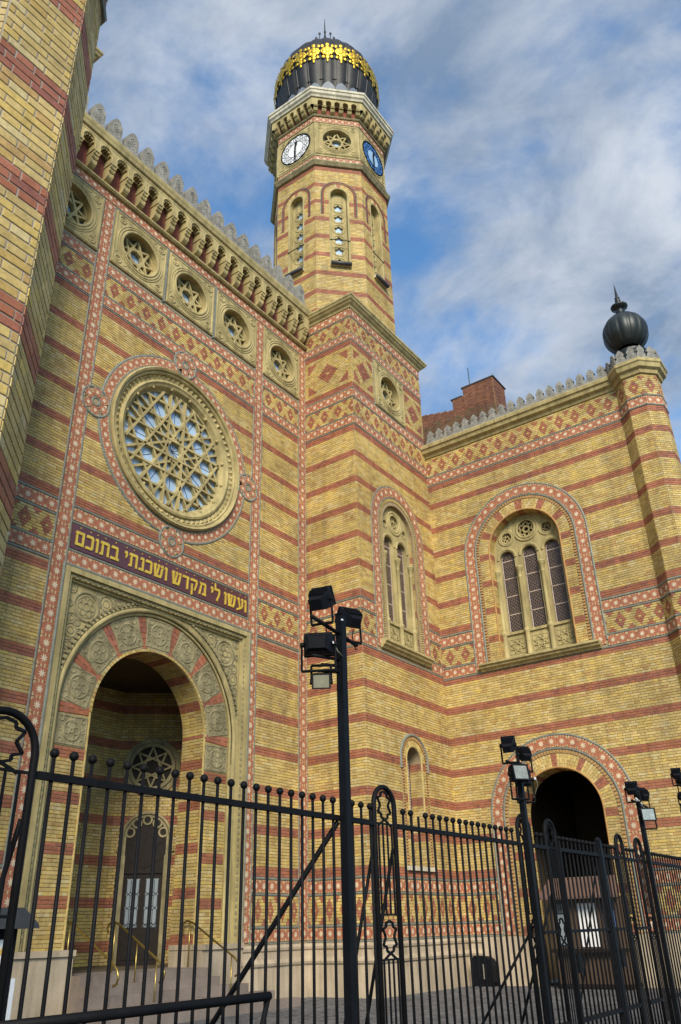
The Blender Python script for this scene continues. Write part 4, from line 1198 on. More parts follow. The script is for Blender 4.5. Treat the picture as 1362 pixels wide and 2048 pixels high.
def lancet_window(parent, F, uc, z0, zp, zs, ztop_c, Rop, n_l, lw, sp, big, small, dp, name, zcap):
    """stone tracery: parapet panels, colonnettes, round-headed lights, roundels; zs = spring of lights"""
    m_ = MB(); d0, d1 = -dp-0.10, -dp
    heads = [uc+(k-(n_l-1)/2)*sp for k in range(n_l)]
    holes = [Arch(c, zp+0.02, zs, lw/2).poly(16) for c in heads]
    outer = [(uc+Rop, z0)]+[(uc+Rop*math.cos(PI*k/32), ztop_c+Rop*math.sin(PI*k/32)) for k in range(33)]+[(uc-Rop, z0)]
    holes.append(Circ(uc, big[0], big[1]).poly(24))
    for s in (-1, 1): holes.append(Circ(uc+s*small[1], small[0], small[2]).poly(16))
    Fb = F.shift(-dp)
    join(m_, wall_sheet(Fb, outer, holes))
    for c in heads:
        reveal(Fb, arch_path(c, zp+0.02, zs, lw/2, 16), -0.16, 0.0, m_)
        m_.bead(Fb, arch_path(c, zs-0.02, zs, lw/2+0.055, 16), 0.05, False, 0, 0.0)
        m_.bead(Fb, arch_path(c, zs-0.02, zs, lw/2+0.005, 16), 0.018, False, 0, 0.0)
    for (x, z_, r) in [(uc, big[0], big[1])]+[(uc+s*small[1], small[0], small[2]) for s in (-1, 1)]:
        for q, t in ((1.10, 0.045), (1.42, 0.05)): m_.bead(Fb, [(x+r*q*math.cos(-2*PI*k/26), z_+r*q*math.sin(-2*PI*k/26)) for k in range(26)], t*min(1, r*4), True, 0, 0.0)
        reveal(Fb, [(x+r*math.cos(2*PI*k/24), z_+r*math.sin(2*PI*k/24)) for k in range(24)], -0.16, 0.0, m_, 0, True)
        nf = 6 if r > 0.3 else 5
        for k in range(nf):
            an = 2*PI*k/nf+PI/2; rr = r*0.60
            m_.fring(Fb, x+rr*math.cos(an), z_+rr*math.sin(an), r*0.20, r*0.36, -0.14, -0.05, 12)
    w = part(m_, name, parent, 'stone')
    cols = [heads[0]-sp/2]+[h+sp/2 for h in heads]
    for c in cols:
        q = MB(); base = F.p(c, 0, -dp+0.05)
        zc_ = zs-0.55*0+(-0.12)
        H = zcap
        pr = [(0.0, z0+0.02), (0.11, z0+0.02), (0.11, z0+0.10), (0.085, z0+0.13), (0.085, zp-0.12), (0.10, zp-0.08), (0.115, zp-0.04), (0.115, zp+0.02), (0.08, zp+0.06), (0.075, zp+0.12), (0.085, zp+0.16), (0.066, zp+0.20), (0.062, H-0.42), (0.078, H-0.40), (0.062, H-0.37), (0.07, H-0.30), (0.10, H-0.14), (0.12, H-0.12), (0.12, H-0.06), (0.13, H-0.05), (0.13, H), (0.0, H)]
        q.lathe(base, pr, 12); part(q, 'colonnette', w, 'stone', True)
    for c in heads:
        q = MB(); a, b = c-sp/2+0.1, c+sp/2-0.1
        q.fbox(Fb, a, b, zp-0.07, zp+0.02, 0.0, 0.06); q.fbox(Fb, a, b, z0+0.02, z0+0.12, 0.0, 0.04)
        r = min((b-a)/2, (zp-z0)/2)*0.78; zc_ = (zp+z0)/2+0.02
        pts = [(c+r*1.1*math.cos(2*PI*k/8+PI/8), zc_+r*0.95*math.sin(2*PI*k/8+PI/8)) for k in range(8)]
        for k in range(8): q.fbar(Fb, pts[k], pts[(k+3) % 8], 0.035, 0.0, 0.024+0.002*k)
        q.bead(Fb, [(c-r*1.1, zc_-r), (c-r*1.1, zc_+r), (c+r*1.1, zc_+r), (c+r*1.1, zc_-r)], 0.02, True)
        part(q, 'parapet_panel', w, 'stone')
        g = MB(); Fg = F.shift(-dp-0.14)
        g.fprism(Fg, Arch(c, zp, zs, lw/2+0.02).poly(16), -0.01, 0.0); part(g, 'leaded_glass', w, 'darkglass')
        lt = MB()                                 # fine lattice and pale bead border
        def inside(u, z_): return z_ < zs or math.hypot(u-c, z_-zs) < lw/2-0.02
        for s in (-1, 1): lt.fbox(Fg, *sorted((c+s*(lw/2-0.012), c+s*(lw/2-0.052))), zp+0.03, zs, 0.0, 0.006, 1)
        for zb in np.linspace(zp+0.03, zs-0.06, 5): lt.fbox(Fg, c-lw/2+0.02, c+lw/2-0.02, zb-0.016, zb+0.016, 0.0, 0.007, 1)
        zz = zp+0.05
        while zz < zs+lw/2-0.03:
            hw_ = lw/2 if zz <= zs else math.sqrt(max(0.0001, (lw/2)**2-(zz-zs)**2))
            for s in (-1, 1):
                lt.fring(Fg, c+s*max(0.02, hw_-0.035), zz, 0.0, 0.022, 0.0, 0.012, 8, 1)
            zz += 0.055
        for zb in np.linspace(zp+0.03, zs-0.06, 5):
            k = 0; u = c-lw/2+0.03
            while u < c+lw/2-0.02: lt.fring(Fg, u, zb, 0.0, 0.02, 0.0, 0.012, 8, 1); u += 0.055
        zz = zp+0.09; row = 0
        while zz < zs+lw/2-0.06:
            hw_ = (lw/2 if zz <= zs else math.sqrt(max(0.0001, (lw/2)**2-(zz-zs)**2)))-0.085
            u = -hw_
            nn = max(1, int(2*hw_/0.125))
            for k in range(nn):
                lt.fring(Fg, c-hw_+(k+.5)*2*hw_/nn, zz, 0.045, 0.058, 0.0, 0.008, 8, 0)
            zz += 0.125; row += 1
        part(lt, 'glass_lattice', w, ['lattice', 'beading'], stuff=True)
    dk = MB(); Fg = F.shift(-dp-0.17)
    dk.fprism(Fg, [(uc+Rop+.02, z0-.02)]+[(uc+(Rop+.02)*math.cos(PI*k/24), ztop_c+(Rop+.02)*math.sin(PI*k/24)) for k in range(25)]+[(uc-Rop-.02, z0-.02)], -0.01, 0.0)
    part(dk, 'window_back', w, 'dark')
    return w
stone_sill(tow, FT, TC-1.50, TC+1.50, 9.74, 0.26, 0.26)
# brick order of the front window
ord_ = MB(); dentils_arch(ord_, FT, TC, 9.70, 14.10, 1.13, 1.23, -0.03, 0.03); part(ord_, 'dentil_row', tow, 'buff', stuff=True)
orr = MB()
for R, d0, d1 in ((1.14, 0.0, -0.05), (0.98, -0.05, -0.34)): reveal(FT, arch_path(TC, 9.70, 14.10, R, 30), d1, d0, orr)
orr.fsweep(FT, arch_path(TC, 9.70, 14.10, 1.06, 30), [(-0.09, -0.045), (0.09, -0.045)], False, 0); part(orr, 'window_order', tow, 'mortar')
FTo = FT.shift(-0.045)
reds_w = [PI/2, PI/2-0.62, PI/2+0.62, 0.32, PI-0.32]
brick_arch(bsT, FTo, TC, 14.10, 0.985, 1.13, 0, PI, reds_w, 0.10, 0.0, rings=1)
for s in (-1, 1):
    lay(bsT, FTo, *sorted((TC+s*0.985, TC+s*1.13)), 9.72, 14.10, 55, (), lambda r, z: (r % 13) in (5, 6, 7), stretch=0.30)
Fj = Frame((TC+0.98, Yt+0.16, 0), (-1, 0)); lay(bsT, Fj, 0.0, 0.11, 9.72, 14.10, 55, (), lambda r, z: (r % 13) in (5, 6, 7), depth=0.01)
lancet_window(tow, FT, TC, 9.70, 10.60, 13.52, 14.10, 0.985, 2, 0.60, 0.86, (14.46, 0.30), (14.26, 0.63, 0.12), 0.14, 'twin_light_window', 13.05)
# small ground-floor window
swm = MB(); u0 = TC+0.12
for s in (-1, 1): pass
swm.bead(FT, arch_path(u0, 5.9, 6.18, 0.80, 28), 0.05, False, 1, 0.02)
dentils_arch(swm, FT, u0, 3.2, 6.18, 0.66, 0.74, 0.0, 0.035, 0.085, 2)
swm.fsweep(FT, arch_path(u0, 3.18, 6.18, 0.55, 28), [(-0.05, -0.02), (0.05, -0.02)], False, 0)
reveal(FT, arch_path(u0, 3.16, 6.18, 0.42, 26), -0.45, 0.0, swm)
swm.bead(FT, arch_path(u0, 3.18, 6.18, 0.46, 26), 0.035, False, 3, 0.0)
sw = part(swm, 'narrow_window', tow, ['mortar', 'rope', 'orange', 'buff'])
brick_arch(bsT, FT, u0, 6.18, 0.48, 0.64, 0, PI, (), 0.1, 0.0, rings=1)
for s in (-1, 1): lay(bsT, FT, *sorted((u0+s*0.50, u0+s*0.66)), 3.18, 6.18, 38, (), lambda r, z: ((r+4) % 13) < 3)
Fj2 = Frame((u0+0.42, Yt+0.45, 0), (-1, 0)); lay(bsT, Fj2, 0.0, 0.44, 3.18, 6.18, 38, (), lambda r, z: ((r+4) % 13) < 3, depth=0.01)
g = MB(); g.fprism(FT.shift(-0.42), Arch(u0, 3.16, 6.18, 0.43).poly(20), -0.01, 0.0); part(g, 'dark_glass', sw, 'darkglass')
lt = MB(); zz = 3.3
while zz < 6.5:
    for s in (-1, 1): lt.fring(FT.shift(-0.42), u0+s*0.30, zz, 0.0, 0.035, 0.0, 0.02, 8)
    zz += 0.085
part(lt, 'glass_border', sw, 'beading', stuff=True)
ss = MB(); ss.fbox(FT, u0-0.80, u0+0.80, 3.04, 3.16, -0.1, 0.10); part(ss, 'window_sill', tow, 'pale')
# plinth and base cornice
pb = MB(); plinth(pb, FS, 0, SW_+0.12); part(pb, 'plinth', tow, 'marble')
pb = MB(); plinth(pb, FT, Xt-0.12, Xw); part(pb, 'plinth', tow, 'marble')
co = MB()
TPROF = [(0.0, 22.63), (0.05, 22.65), (0.08, 22.73), (0.15, 22.79), (0.19, 22.85), (0.24, 22.89), (0.27, 22.96), (0.30, 22.99), (0.30, 23.07), (0.0, 23.16)]
co.sweep([(Xt, Ya+0.1), (Xt, Yt), (Xw, Yt), (Xw, 18.5)], TPROF, lambda a, b, h: np.array([a, b, h]))
part(co, 'base_cornice', tow, 'stone')
rf = MB(); rf.box(Xt-0.1, Xw+0.1, Yt-0.1, 18.5, 22.98, 23.14); part(rf, 'base_roof', tow, 'roof')
# octagonal shaft
OX, OY, OA = 22.445, 15.95, 2.50
HS = OA*math.tan(PI/8)
ofr = []
for k in range(8):
    an = -PI/2+k*PI/4
    n_ = (math.cos(an), math.sin(an)); ofr.append(Frame((OX+OA*n_[0], OY+OA*n_[1], 0), n_))
shaft = MB()
VIS = [k for k in range(8) if (EYE[:2]-ofr[k].o[:2])@ofr[k].n[:2] > 0]
for k in range(8):
    F = ofr[k]
    join(shaft, wall_sheet(F, Rect(-HS, HS, 22.95, 36.0).poly(), ([Arch(0, 25.95, 29.98, 0.38).poly(24)] if k in VIS else [])+([Circ(0, 33.42, 0.70).poly(36)] if k % 2 else [])))
part(shaft, 'shaft_wall', tow, 'mortar')
mo = MB()
ohole = Arch(0, 25.93, 29.98, 0.40)
for k in VIS:
    F = ofr[k]
    lay(bsT, F, -HS, HS, 22.955, 23.27, 4)
    lay(bsT, F, -HS, HS, 23.27, 31.62, 107, [ohole, Arch(0, 28.70, 29.98, 0.755)], stripe)
    lay(bsT, F, -0.40-0.22, -0.385, 25.95, 28.70, 35, [], lambda r, z: ((r+8) % 13) < 3) if False else None
    # inside the dentil arch the brick goes on
    lay(bsT, F, -0.645, 0.645, 28.70, 29.98, 16, [Rect(-0.40, 0.40, 28, 31)], lambda r, z: ((r+70-0) % 13) < 3)
    brick_arch(bsT, F, 0, 29.98, 0.42, 0.645, 0, PI, [PI/2], 0.08, 0.0, rings=1)
    tiles_line(tsT, F, -HS, HS, 31.97, 32.27); tiles_line(tsT, F, -HS, HS, 34.56, 34.87)
    w_ = MB()
    dentils_arch(w_, F, 0, 28.72, 29.98, 0.66, 0.735, 0.0, 0.035, 0.085, 1)
    w_.bead(F, arch_path(0, 28.72, 29.98, 0.765, 28), 0.03, False, 2, 0.01)
    for R, t in ((0.42, 0.035), (0.385, 0.03)): w_.bead(F, arch_path(0, 25.97, 29.98, R, 24), t, False, 0, -0.01)
    reveal(F, arch_path(0, 25.95, 29.98, 0.37, 24), -0.34, 0.0, w_)
    w = part(w_, 'shaft_window', tow, ['stone', 'redtrim', 'leaddark'])
    t = MB(); Ft = F.shift(-0.26); ho = []
    for q in range(6):
        zc_ = 26.30+q*0.627
        t.bead(Ft, [(0.27*math.cos(-2*PI*j/20), zc_+0.27*math.sin(-2*PI*j/20)) for j in range(20)], 0.028, True)
        fl = [(math.cos(2*PI*j/20+PI/2)*(0.135+0.075*abs(math.cos(5*(2*PI*j/20)/2))), zc_+math.sin(2*PI*j/20+PI/2)*(0.135+0.075*abs(math.cos(5*(2*PI*j/20)/2)))) for j in range(20)]
        ho.append(fl); reveal(Ft, fl, -0.10, 0.0, t, 0, True)
    join(t, wall_sheet(Ft, [(0.37, 25.95), (0.37, 29.95)]+[(0.37*math.cos(PI*j/16), 29.98+0.37*math.sin(PI*j/16)) for j in range(17)]+[(-0.37, 29.95), (-0.37, 25.95)], ho))
    part(t, 'tracery', w, 'stone')
    g = MB(); g.fbox(F, -0.37, 0.37, 25.95, 30.0, -0.37, -0.35); part(g, 'glass', w, 'skyglass')
    s_ = MB(); s_.fbox(F, -0.44, 0.44, 25.80, 25.93, 0.0, 0.10); part(s_, 'sill', w, 'pale')
    r_ = MB(); r_.tube([F.p(-0.43, 25.86, 0.16), F.p(0.43, 25.86, 0.16)], 0.085, 10); part(r_, 'lead_roll', w, 'leaddark', True)
    b_ = MB(); b_.tube([F.p(-0.44, 27.28, 0.03), F.p(0.44, 27.28, 0.03)], 0.022, 6); part(b_, 'tie_bar', w, 'leaddark')
    # clock-stage panels
    if k % 2:
        gallery_window(tow, F, 0, 33.42, 1.0, 'star_panel', 0.30)
    else:
        cpm = MB()
        cpm.fbox(F, -1.0, 1.0, 32.42, 34.42, -0.02, 0.045)
        for sx in (-1, 1):
            for sz in (-1, 1):
                for r__, t__ in ((0.12, 0.03), (0.045, 0.02)):
                    cpm.bead(F, [(sx*0.76+r__*math.cos(-2*PI*j/14), 33.42+sz*0.76+r__*math.sin(-2*PI*j/14)) for j in range(14)], t__, True, 0, 0.045)
        for r__, t__ in ((0.90, 0.035), (0.98, 0.02)): cpm.bead(F, [(r__*math.cos(-2*PI*j/40), 33.42+r__*math.sin(-2*PI*j/40)) for j in range(40)], t__, True, 0, 0.045)
        clk = part(cpm, 'clock', tow, 'stone')
        blue = (k == 0)
        f_ = MB(); f_.fdisc(F, 0, 33.42, 0.82, 0.062, 40); part(f_, 'clock_face', clk, 'clock_blue' if blue else 'clock_white', label='pale blue clock dial' if blue else 'white clock dial')
        if blue:
            f2 = MB(); f2.fdisc(F, 0, 33.42, 0.42, 0.066, 32); part(f2, 'clock_centre', clk, 'clock_pale')
        rm_ = MB()
        rm_.fring(F, 0, 33.42, 0.80, 0.85, 0.04, 0.085, 40); rm_.fring(F, 0, 33.42, 0.44, 0.46, 0.06, 0.075, 36)
        part(rm_, 'clock_rim', clk, 'iron')
        nu = MB()
        for h_ in range(12):
            an = PI/2-h_*PI/6; x, z_ = 0.63*math.cos(an), 33.42+0.63*math.sin(an)
            nu.fring(F, x, z_, 0.115, 0.135, 0.06, 0.074, 14)
            strokes = {0: [(-.05, -.06, -.05, .06), (.02, .06, .05, .02), (.05, .02, .01, -.06), (.01, -.06, .06, -.06)]}.get(h_)
            nu.fbar(F, (x+0.03, z_+0.065), (x-0.02, z_-0.01), 0.022, 0.06, 0.072); nu.fbar(F, (x-0.02, z_-0.01), (x+0.03, z_-0.065), 0.022, 0.06, 0.073)
        for h_ in range(60):
            an = h_*PI/30; c, s = math.cos(an), math.sin(an); nu.fbar(F, (0.775*c, 33.42+0.775*s), (0.80*c, 33.42+0.80*s), 0.012, 0.06, 0.072)
        part(nu, 'numeral_ring', clk, 'iron')
        # hands: about half past twelve
        hd = MB(); hd.fprism(F, [(-0.03, 33.30), (0.03, 33.30), (0.05, 33.60), (0.11, 33.72), (0.10, 33.98), (0.06, 33.86), (0.0, 33.84), (-0.02, 33.72), (-0.05, 33.55)], 0.085, 0.10); part(hd, 'hour_hand', clk, 'iron')
        hd = MB(); hd.fprism(F, [(-0.035, 33.46), (-0.05, 33.2), (-0.04, 32.80), (0.0, 32.66), (0.03, 32.80), (0.05, 33.2), (0.035, 33.46)], 0.102, 0.115); part(hd, 'minute_hand', clk, 'iron')
    pi_ = MB(); pi_.fbox(F, -HS, HS, 32.29, 34.54, -0.02, 0.02); 
    for s in (-1, 1): pi_.fbox(F, *sorted((s*1.0, s*HS)), 32.29, 34.54, 0.0, 0.03)
    if k % 2: pi_ = MB(); [pi_.fbox(F, *sorted((s*1.0, s*HS)), 32.29, 34.54, 0.0, 0.03) for s in (-1, 1)]; pi_.fbox(F, -1.0, 1.0, 32.29, 32.42, 0, 0.03); pi_.fbox(F, -1.0, 1.0, 34.42, 34.54, 0, 0.03)
    part(pi_, 'stage_panel', tow, 'stone')
octp = lambda a: [(OX+a/math.cos(PI/8)*math.cos(-PI/2-PI/8+j*PI/4), OY+a/math.cos(PI/8)*math.sin(-PI/2-PI/8+j*PI/4)) for j in range(8)]
P3 = lambda a, b, h: np.array([a, b, h])
sm_ = MB()
sm_.sweep(octp(OA), [(0.0, 31.64), (0.10, 31.66), (0.16, 31.76), (0.20, 31.82), (0.20, 31.88), (0.06, 31.95), (0.0, 31.96)], P3, True)
sm_.sweep(octp(OA), [(0.0, 32.275), (0.05, 32.28), (0.05, 32.31), (0.0, 32.33)], P3, True)
sm_.sweep(octp(OA), [(0.0, 34.50), (0.05, 34.51), (0.05, 34.54), (0.0, 34.56)], P3, True)
sm_.sweep(octp(OA), [(0.0, 34.88), (0.08, 34.90), (0.12, 34.96), (0.08, 35.03), (0.0, 35.05)], P3, True)
part(sm_, 'shaft_moulding', tow, 'carved')
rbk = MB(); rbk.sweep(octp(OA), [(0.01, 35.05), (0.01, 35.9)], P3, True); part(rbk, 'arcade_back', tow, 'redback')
cor = MB(); cor.sweep(octp(OA), [(0.0, 35.78), (0.42, 35.785), (0.45, 35.88), (0.52, 35.95), (0.53, 36.10), (0.57, 36.13), (0.57, 36.26), (0.0, 36.34)], P3, True)
part(cor, 'crown_cornice', tow, 'pale')
tr_ = MB(); tr_.poly([np.array((x, y, 36.345)) for x, y in octp(OA+0.3)]); part(tr_, 'crown_deck', tow, 'leaddark')
for k in VIS:
    F = ofr[k]; half = (OA+0.36)*math.tan(PI/8); sp = 2*half/6
    hol = [Arch((j-2)*sp, 35.36, 35.52, 0.125) for j in range(5)]
    am = wall_sheet(F, [(-half, 35.30), (half, 35.30), (half, 35.78), (-half, 35.78)], [[(x, max(z_, 35.305)) for x, z_ in Arch(h.a[0], 35.305, 35.52, 0.125).poly(10)] for h in hol], 0.36)
    for h in hol: reveal(F, arch_path(h.a[0], 35.305, 35.52, 0.125, 10), 0.01, 0.36, am)
    part(am, 'crown_arcade', tow, 'stone')
    for j in range(6):
        u = (j-2.5)*sp
        c = corbel(F, u, 0.20, [(0.02, 35.06), (0.12, 35.06), (0.22, 35.10), (0.27, 35.17), (0.27, 35.22), (0.345, 35.25), (0.345, 35.299), (0.02, 35.299)])
        part(c, 'corbel', tow, 'stone')
bsT.finish(); tsT.finish()
# dome
DZ, DR = 39.85, 2.64
prof = [(2.02, 36.36), (2.06, 36.7), (2.25, 37.4), (2.45, 38.2), (2.58, 39.0), (2.64, 39.7), (2.60, 40.3), (2.44, 40.95), (2.16, 41.5), (1.78, 41.95), (1.30, 42.28), (0.80, 42.52), (0.50, 42.9), (0.42, 43.5), (0.46, 44.0)]
dprof = [(r, z-36.36) for r, z in prof]
dm = MB(); NL = 24
dm.lathe((OX, OY, 36.36), dprof, NL*6, 0, NL, 0.035, 0.6)
dome = part(dm, 'dome', tow, 'dome', True)
def dome_r(z): return float(np.interp(z, [p[1] for p in prof], [p[0] for p in prof]))
for k in range(NL):
    an = 2*PI*k/NL; s_ = MB()
    s_.tube([(OX+(dome_r(z)*0.97)*math.cos(an), OY+(dome_r(z)*0.97)*math.sin(an), z) for z in np.linspace(36.5, 42.6, 16)], 0.035, 6)
    part(s_, 'seam', dome, 'seam', True)
    a2 = an+PI/NL
    # gilded leaf: open flower with five lobes and a hanging bud
    fl = MB()
    def P_(s, z, off=0.03):
        r = dome_r(z)+off; t = a2+s/max(1.2, dome_r(z)); return np.array((OX+r*math.cos(t), OY+r*math.sin(t), z))
    def disc(s, z, rs, rz, off, n=10, hole=0.0):
        i = len(fl.v); c = P_(s, z, off+0.05); fl.v.append(c)
        for j in range(n): fl.v.append(P_(s+rs*math.cos(2*PI*j/n), z+rz*math.sin(2*PI*j/n), off))
        for j in range(n): fl.f.append((i, i+1+j, i+1+(j+1) % n)); fl.m.append(0)
    zc_ = 39.72
    disc(0, zc_, 0.12, 0.13, 0.07)
    for j in range(6):
        t = j*PI/3+PI/6; disc(0.185*math.cos(t), zc_+0.24*math.sin(t), 0.125, 0.14, 0.045)
    for s in (-1, 1):
        disc(s*0.25, zc_+0.42, 0.085, 0.12, 0.035); disc(s*0.29, zc_-0.02, 0.05, 0.10, 0.035); disc(s*0.20, zc_-0.42, 0.08, 0.10, 0.04)
    disc(0, zc_+0.52, 0.10, 0.14, 0.045); disc(0, zc_-0.44, 0.10, 0.13, 0.05); disc(0, zc_-0.66, 0.055, 0.12, 0.045)
    part(fl, 'gilded_leaf', dome, 'gold', True)
    pt = MB(); base = 36.85
    F_ = Frame((OX+2.50*math.cos(a2), OY+2.50*math.sin(a2), 0), (math.cos(a2), math.sin(a2)))
    pt.fprism(F_, [(-0.30, base), (0.30, base), (0.31, base+0.35), (0.18, base+0.62), (0.0, base+0.78), (-0.18, base+0.62), (-0.31, base+0.35)], -0.06, 0.0, 0, True)
    part(pt, 'flashing_scale', dome, 'lead')
for zz in (38.0, 39.3):
    rg_ = MB(); rg_.tube([(OX+(dome_r(zz)*0.985)*math.cos(2*PI*j/96), OY+(dome_r(zz)*0.985)*math.sin(2*PI*j/96), zz) for j in range(96)], 0.02, 5, 0, True); part(rg_, 'ring_seam', dome, 'dome')
fn = MB()
fn.lathe((OX, OY, 43.9), [(0.0, 0.0), (0.50, 0.0), (0.56, 0.12), (0.42, 0.2), (0.12, 0.3), (0.14, 0.5), (0.09, 0.8), (0.045, 1.3), (0.03, 2.0), (0.012, 2.65), (0, 2.66)], 14)
finial = part(fn, 'finial', tow, 'patina', True)
for k in range(10):
    an = 2*PI*k/10; s_ = MB(); x, y_ = OX+0.50*math.cos(an), OY+0.50*math.sin(an)
    s_.lathe((x, y_, 44.0), [(0.025, 0), (0.025, 0.50), (0.065, 0.56), (0.065, 0.64), (0.02, 0.68), (0, 0.68)], 8); part(s_, 'crown_stud', finial, 'patina', True)

# ------------------------------------------------------------------ side wing
wing = thing('side_wing', 'lower striped brick wing with triple-light arched window above a dark archway', 'building', (Xw, 9.4, 0))
bsW = brick_set(wing); tsW = tile_set(wing); mW = MB()
WL = Yt-5.55
UC = 3.61
WR = 2.32
up = Arch(UC, 9.27, 13.50, WR); lo = Arch(UC, 1.25, 4.55, WR)
sh = wall_sheet(FW, Rect(0, WL+0.3, -0.1, 18.8).poly(), [Arch(UC, 9.46, 13.50, 1.32).poly(36), Arch(UC, -0.09, 4.55, 1.30).poly(36)])
part(sh, 'wall', wing, 'mortar')
hs = [up, lo]
base_bands(bsW, tsW, mW, FW, 0, WL, hs, 0.33)
lay(bsW, FW, 0, WL, 2.87, 9.28, 81, hs, stripe)
mid_bands(bsW, tsW, mW, FW, 0, WL, hs, 0.33, -0.1)
lay(bsW, FW, 0, WL, 10.86, 16.98, 78, hs, lambda r, z: (r % 13) < 3 or r > 74)
bead_h(mW, FW, 0, WL, 17.01); tiles_h(tsW, FW, 0, WL, 17.05, 17.36); bead_h(mW, FW, 0, WL, 17.40)
lay(bsW, FW, 0, WL, 17.44, 18.24, 10, [], dia_fn(0, 1, 9, 0.72, 0.609))
for (zs, z0) in ((13.50, 9.36), (4.55, 1.30)):
    tiles_arc(tsW, FW, UC, zs, 1.92, 2.27, 0, PI)
    for s in (-1, 1): tiles_line(tsW, FW, *sorted((UC+s*1.92, UC+s*2.27)), z0, zs)
    for _R in (2.305, 1.885): am_ = MB(); am_.bead(FW, arch_path(UC, max(z0, 1.3) if zs < 8 else 9.50, zs, _R, 44), 0.04); part(am_, 'arch_moulding', wing, 'rope')
part_split(mW, 'rope_moulding', wing, 'rope')
for (zs, z0, R0) in ((13.50, 9.52, 1.32), (4.55, 1.28, 1.30)):
    dn = MB(); dentils_arch(dn, FW, UC, z0, zs, 1.745, 1.835, -0.01, 0.035, 0.105); part(dn, 'dentil_row', wing, 'orange', stuff=True)
    bm_ = MB(); bm_.fsweep(FW, arch_path(UC, z0, zs, 1.79, 40), [(-0.06, -0.012), (0.06, -0.012)], False, 0)
    bm_.bead(FW, arch_path(UC, z0, zs, R0+0.02, 40), 0.03, False, 0, 0.0); part(bm_, 'arch_bead', wing, 'orange')
    reds = [PI/2+q*0.56 for q in (-2.4, -1.2, 0, 1.2, 2.4)]
    brick_arch(bsW, FW, UC, zs, R0+0.03, 1.725, 0, PI, [PI/2, PI/2-0.55, PI/2+0.55, PI/2-1.1, PI/2+1.1], 0.065, 0.0, 0.085, 2)
    nc = round((zs-z0)/0.0785)
    for s in (-1, 1):
        lay(bsW, FW, *sorted((UC+s*(R0+0.03), UC+s*1.725)), z0, zs, nc, (), lambda r, z: ((nc-1-r) % 13) < 3)
    # reveals, far jamb faces the camera
    dp = 0.56 if zs > 8 else 0.70
    rv = MB(); reveal(FW, arch_path(UC, z0 if zs > 8 else -0.05, zs, R0, 36), -dp, 0.0, rv); part(rv, 'reveal', wing, 'mortar')
    for side in (-1, 1):
        Fj = Frame((Xw+(dp if side > 0 else 0), Yt-UC-side*R0, 0), (0, 1) if side > 0 else (0, -1))
        # u runs along X; outward normal looks into the opening
        ux = Fj.u[0]
        a, b = (0.0, dp)
        lay(bsW, Fj, *( (a, b) if ux*(-1 if side > 0 else 1) > 0 else (-b, -a)), z0, zs, nc, (), lambda r, z: ((nc-1-r) % 13) < 3, depth=0.010)
    nA = round(PI*R0/0.082)
    for i in range(nA):
        a_ = PI*(i+.5)/nA; isr = any(abs(a_-q) < 0.065 for q in (PI/2, PI/2-0.55, PI/2+0.55, PI/2-1.1, PI/2+1.1))
        rad = -FW.u*0+FW.u*math.cos(a_)+ZUP*math.sin(a_); tan_ = -FW.u*math.sin(a_)+ZUP*math.cos(a_)
        for j in range(2):
            m_ = np.eye(4); m_[:3, 0] = -FW.n*(dp/2-0.01); m_[:3, 1] = rad*0.010; m_[:3, 2] = tan_*(PI*R0/nA-0.009)
            if np.linalg.det(m_[:3, :3]) < 0: m_[:3, 2] *= -1
            m_[:3, 3] = FW.p(UC+R0*math.cos(a_), zs+R0*math.sin(a_), -(j+.5)*dp/2); bsW.add(m_, pick(isr))
stone_sill(wing, FW, UC-2.10, UC+2.10, 9.49, 0.24, 0.28)
lancet_window(wing, FW, UC, 9.50, 10.52, 13.30, 13.50, 1.32, 3, 0.57, 0.85, (14.25, 0.32), (14.08, 0.77, 0.20), 0.38, 'triple_light_window', 12.86)
# passage behind the arch
pg = MB()
x0, x1 = Xw+0.70, Xw+7.0; ya, yb = Yt-UC-2.2, Yt-UC+2.2
pg.quad(*[np.array(p) for p in ((x0, ya, 0), (x1, ya, 0), (x1, ya, 6.6), (x0, ya, 6.6))]); pg.quad(*[np.array(p) for p in ((x0, yb, 0), (x1, yb, 0), (x1, yb, 6.6), (x0, yb, 6.6))])
pg.quad(*[np.array(p) for p in ((x1, ya, 0), (x1, yb, 0), (x1, yb, 6.6), (x1, ya, 6.6))]); pg.quad(*[np.array(p) for p in ((x0, ya, 6.6), (x1, ya, 6.6), (x1, yb, 6.6), (x0, yb, 6.6))])
join(pg, wall_sheet(FW.shift(-0.70), Rect(UC-2.2, UC+2.2, -0.05, 6.6).poly(), [Arch(UC, -0.045, 4.55, 1.30).poly(30)]))
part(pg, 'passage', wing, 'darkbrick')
pb = MB(); plinth(pb, FW, 0.13, 0.62); part(pb, 'plinth', wing, 'marble')
for (a, b) in ((0.62, UC-1.33), (UC+1.33, WL)):
    pb = MB(); pb.fbox(FW, a, b, -0.05, 0.74, -0.3, 0.10); pb.fbox(FW, a, b, 0.742, 1.262, -0.3, 0.085); part(pb, 'plinth', wing, 'marble')
co = MB(); co.sweep([(Xw, Yt-0.01), (Xw, 5.5)], [(0.0, 18.24), (0.06, 18.26), (0.10, 18.36), (0.22, 18.42), (0.26, 18.54), (0.32, 18.58), (0.34, 18.70), (0.30, 18.75), (0.0, 18.80)], P3)
part(co, 'cornice', wing, 'stone')
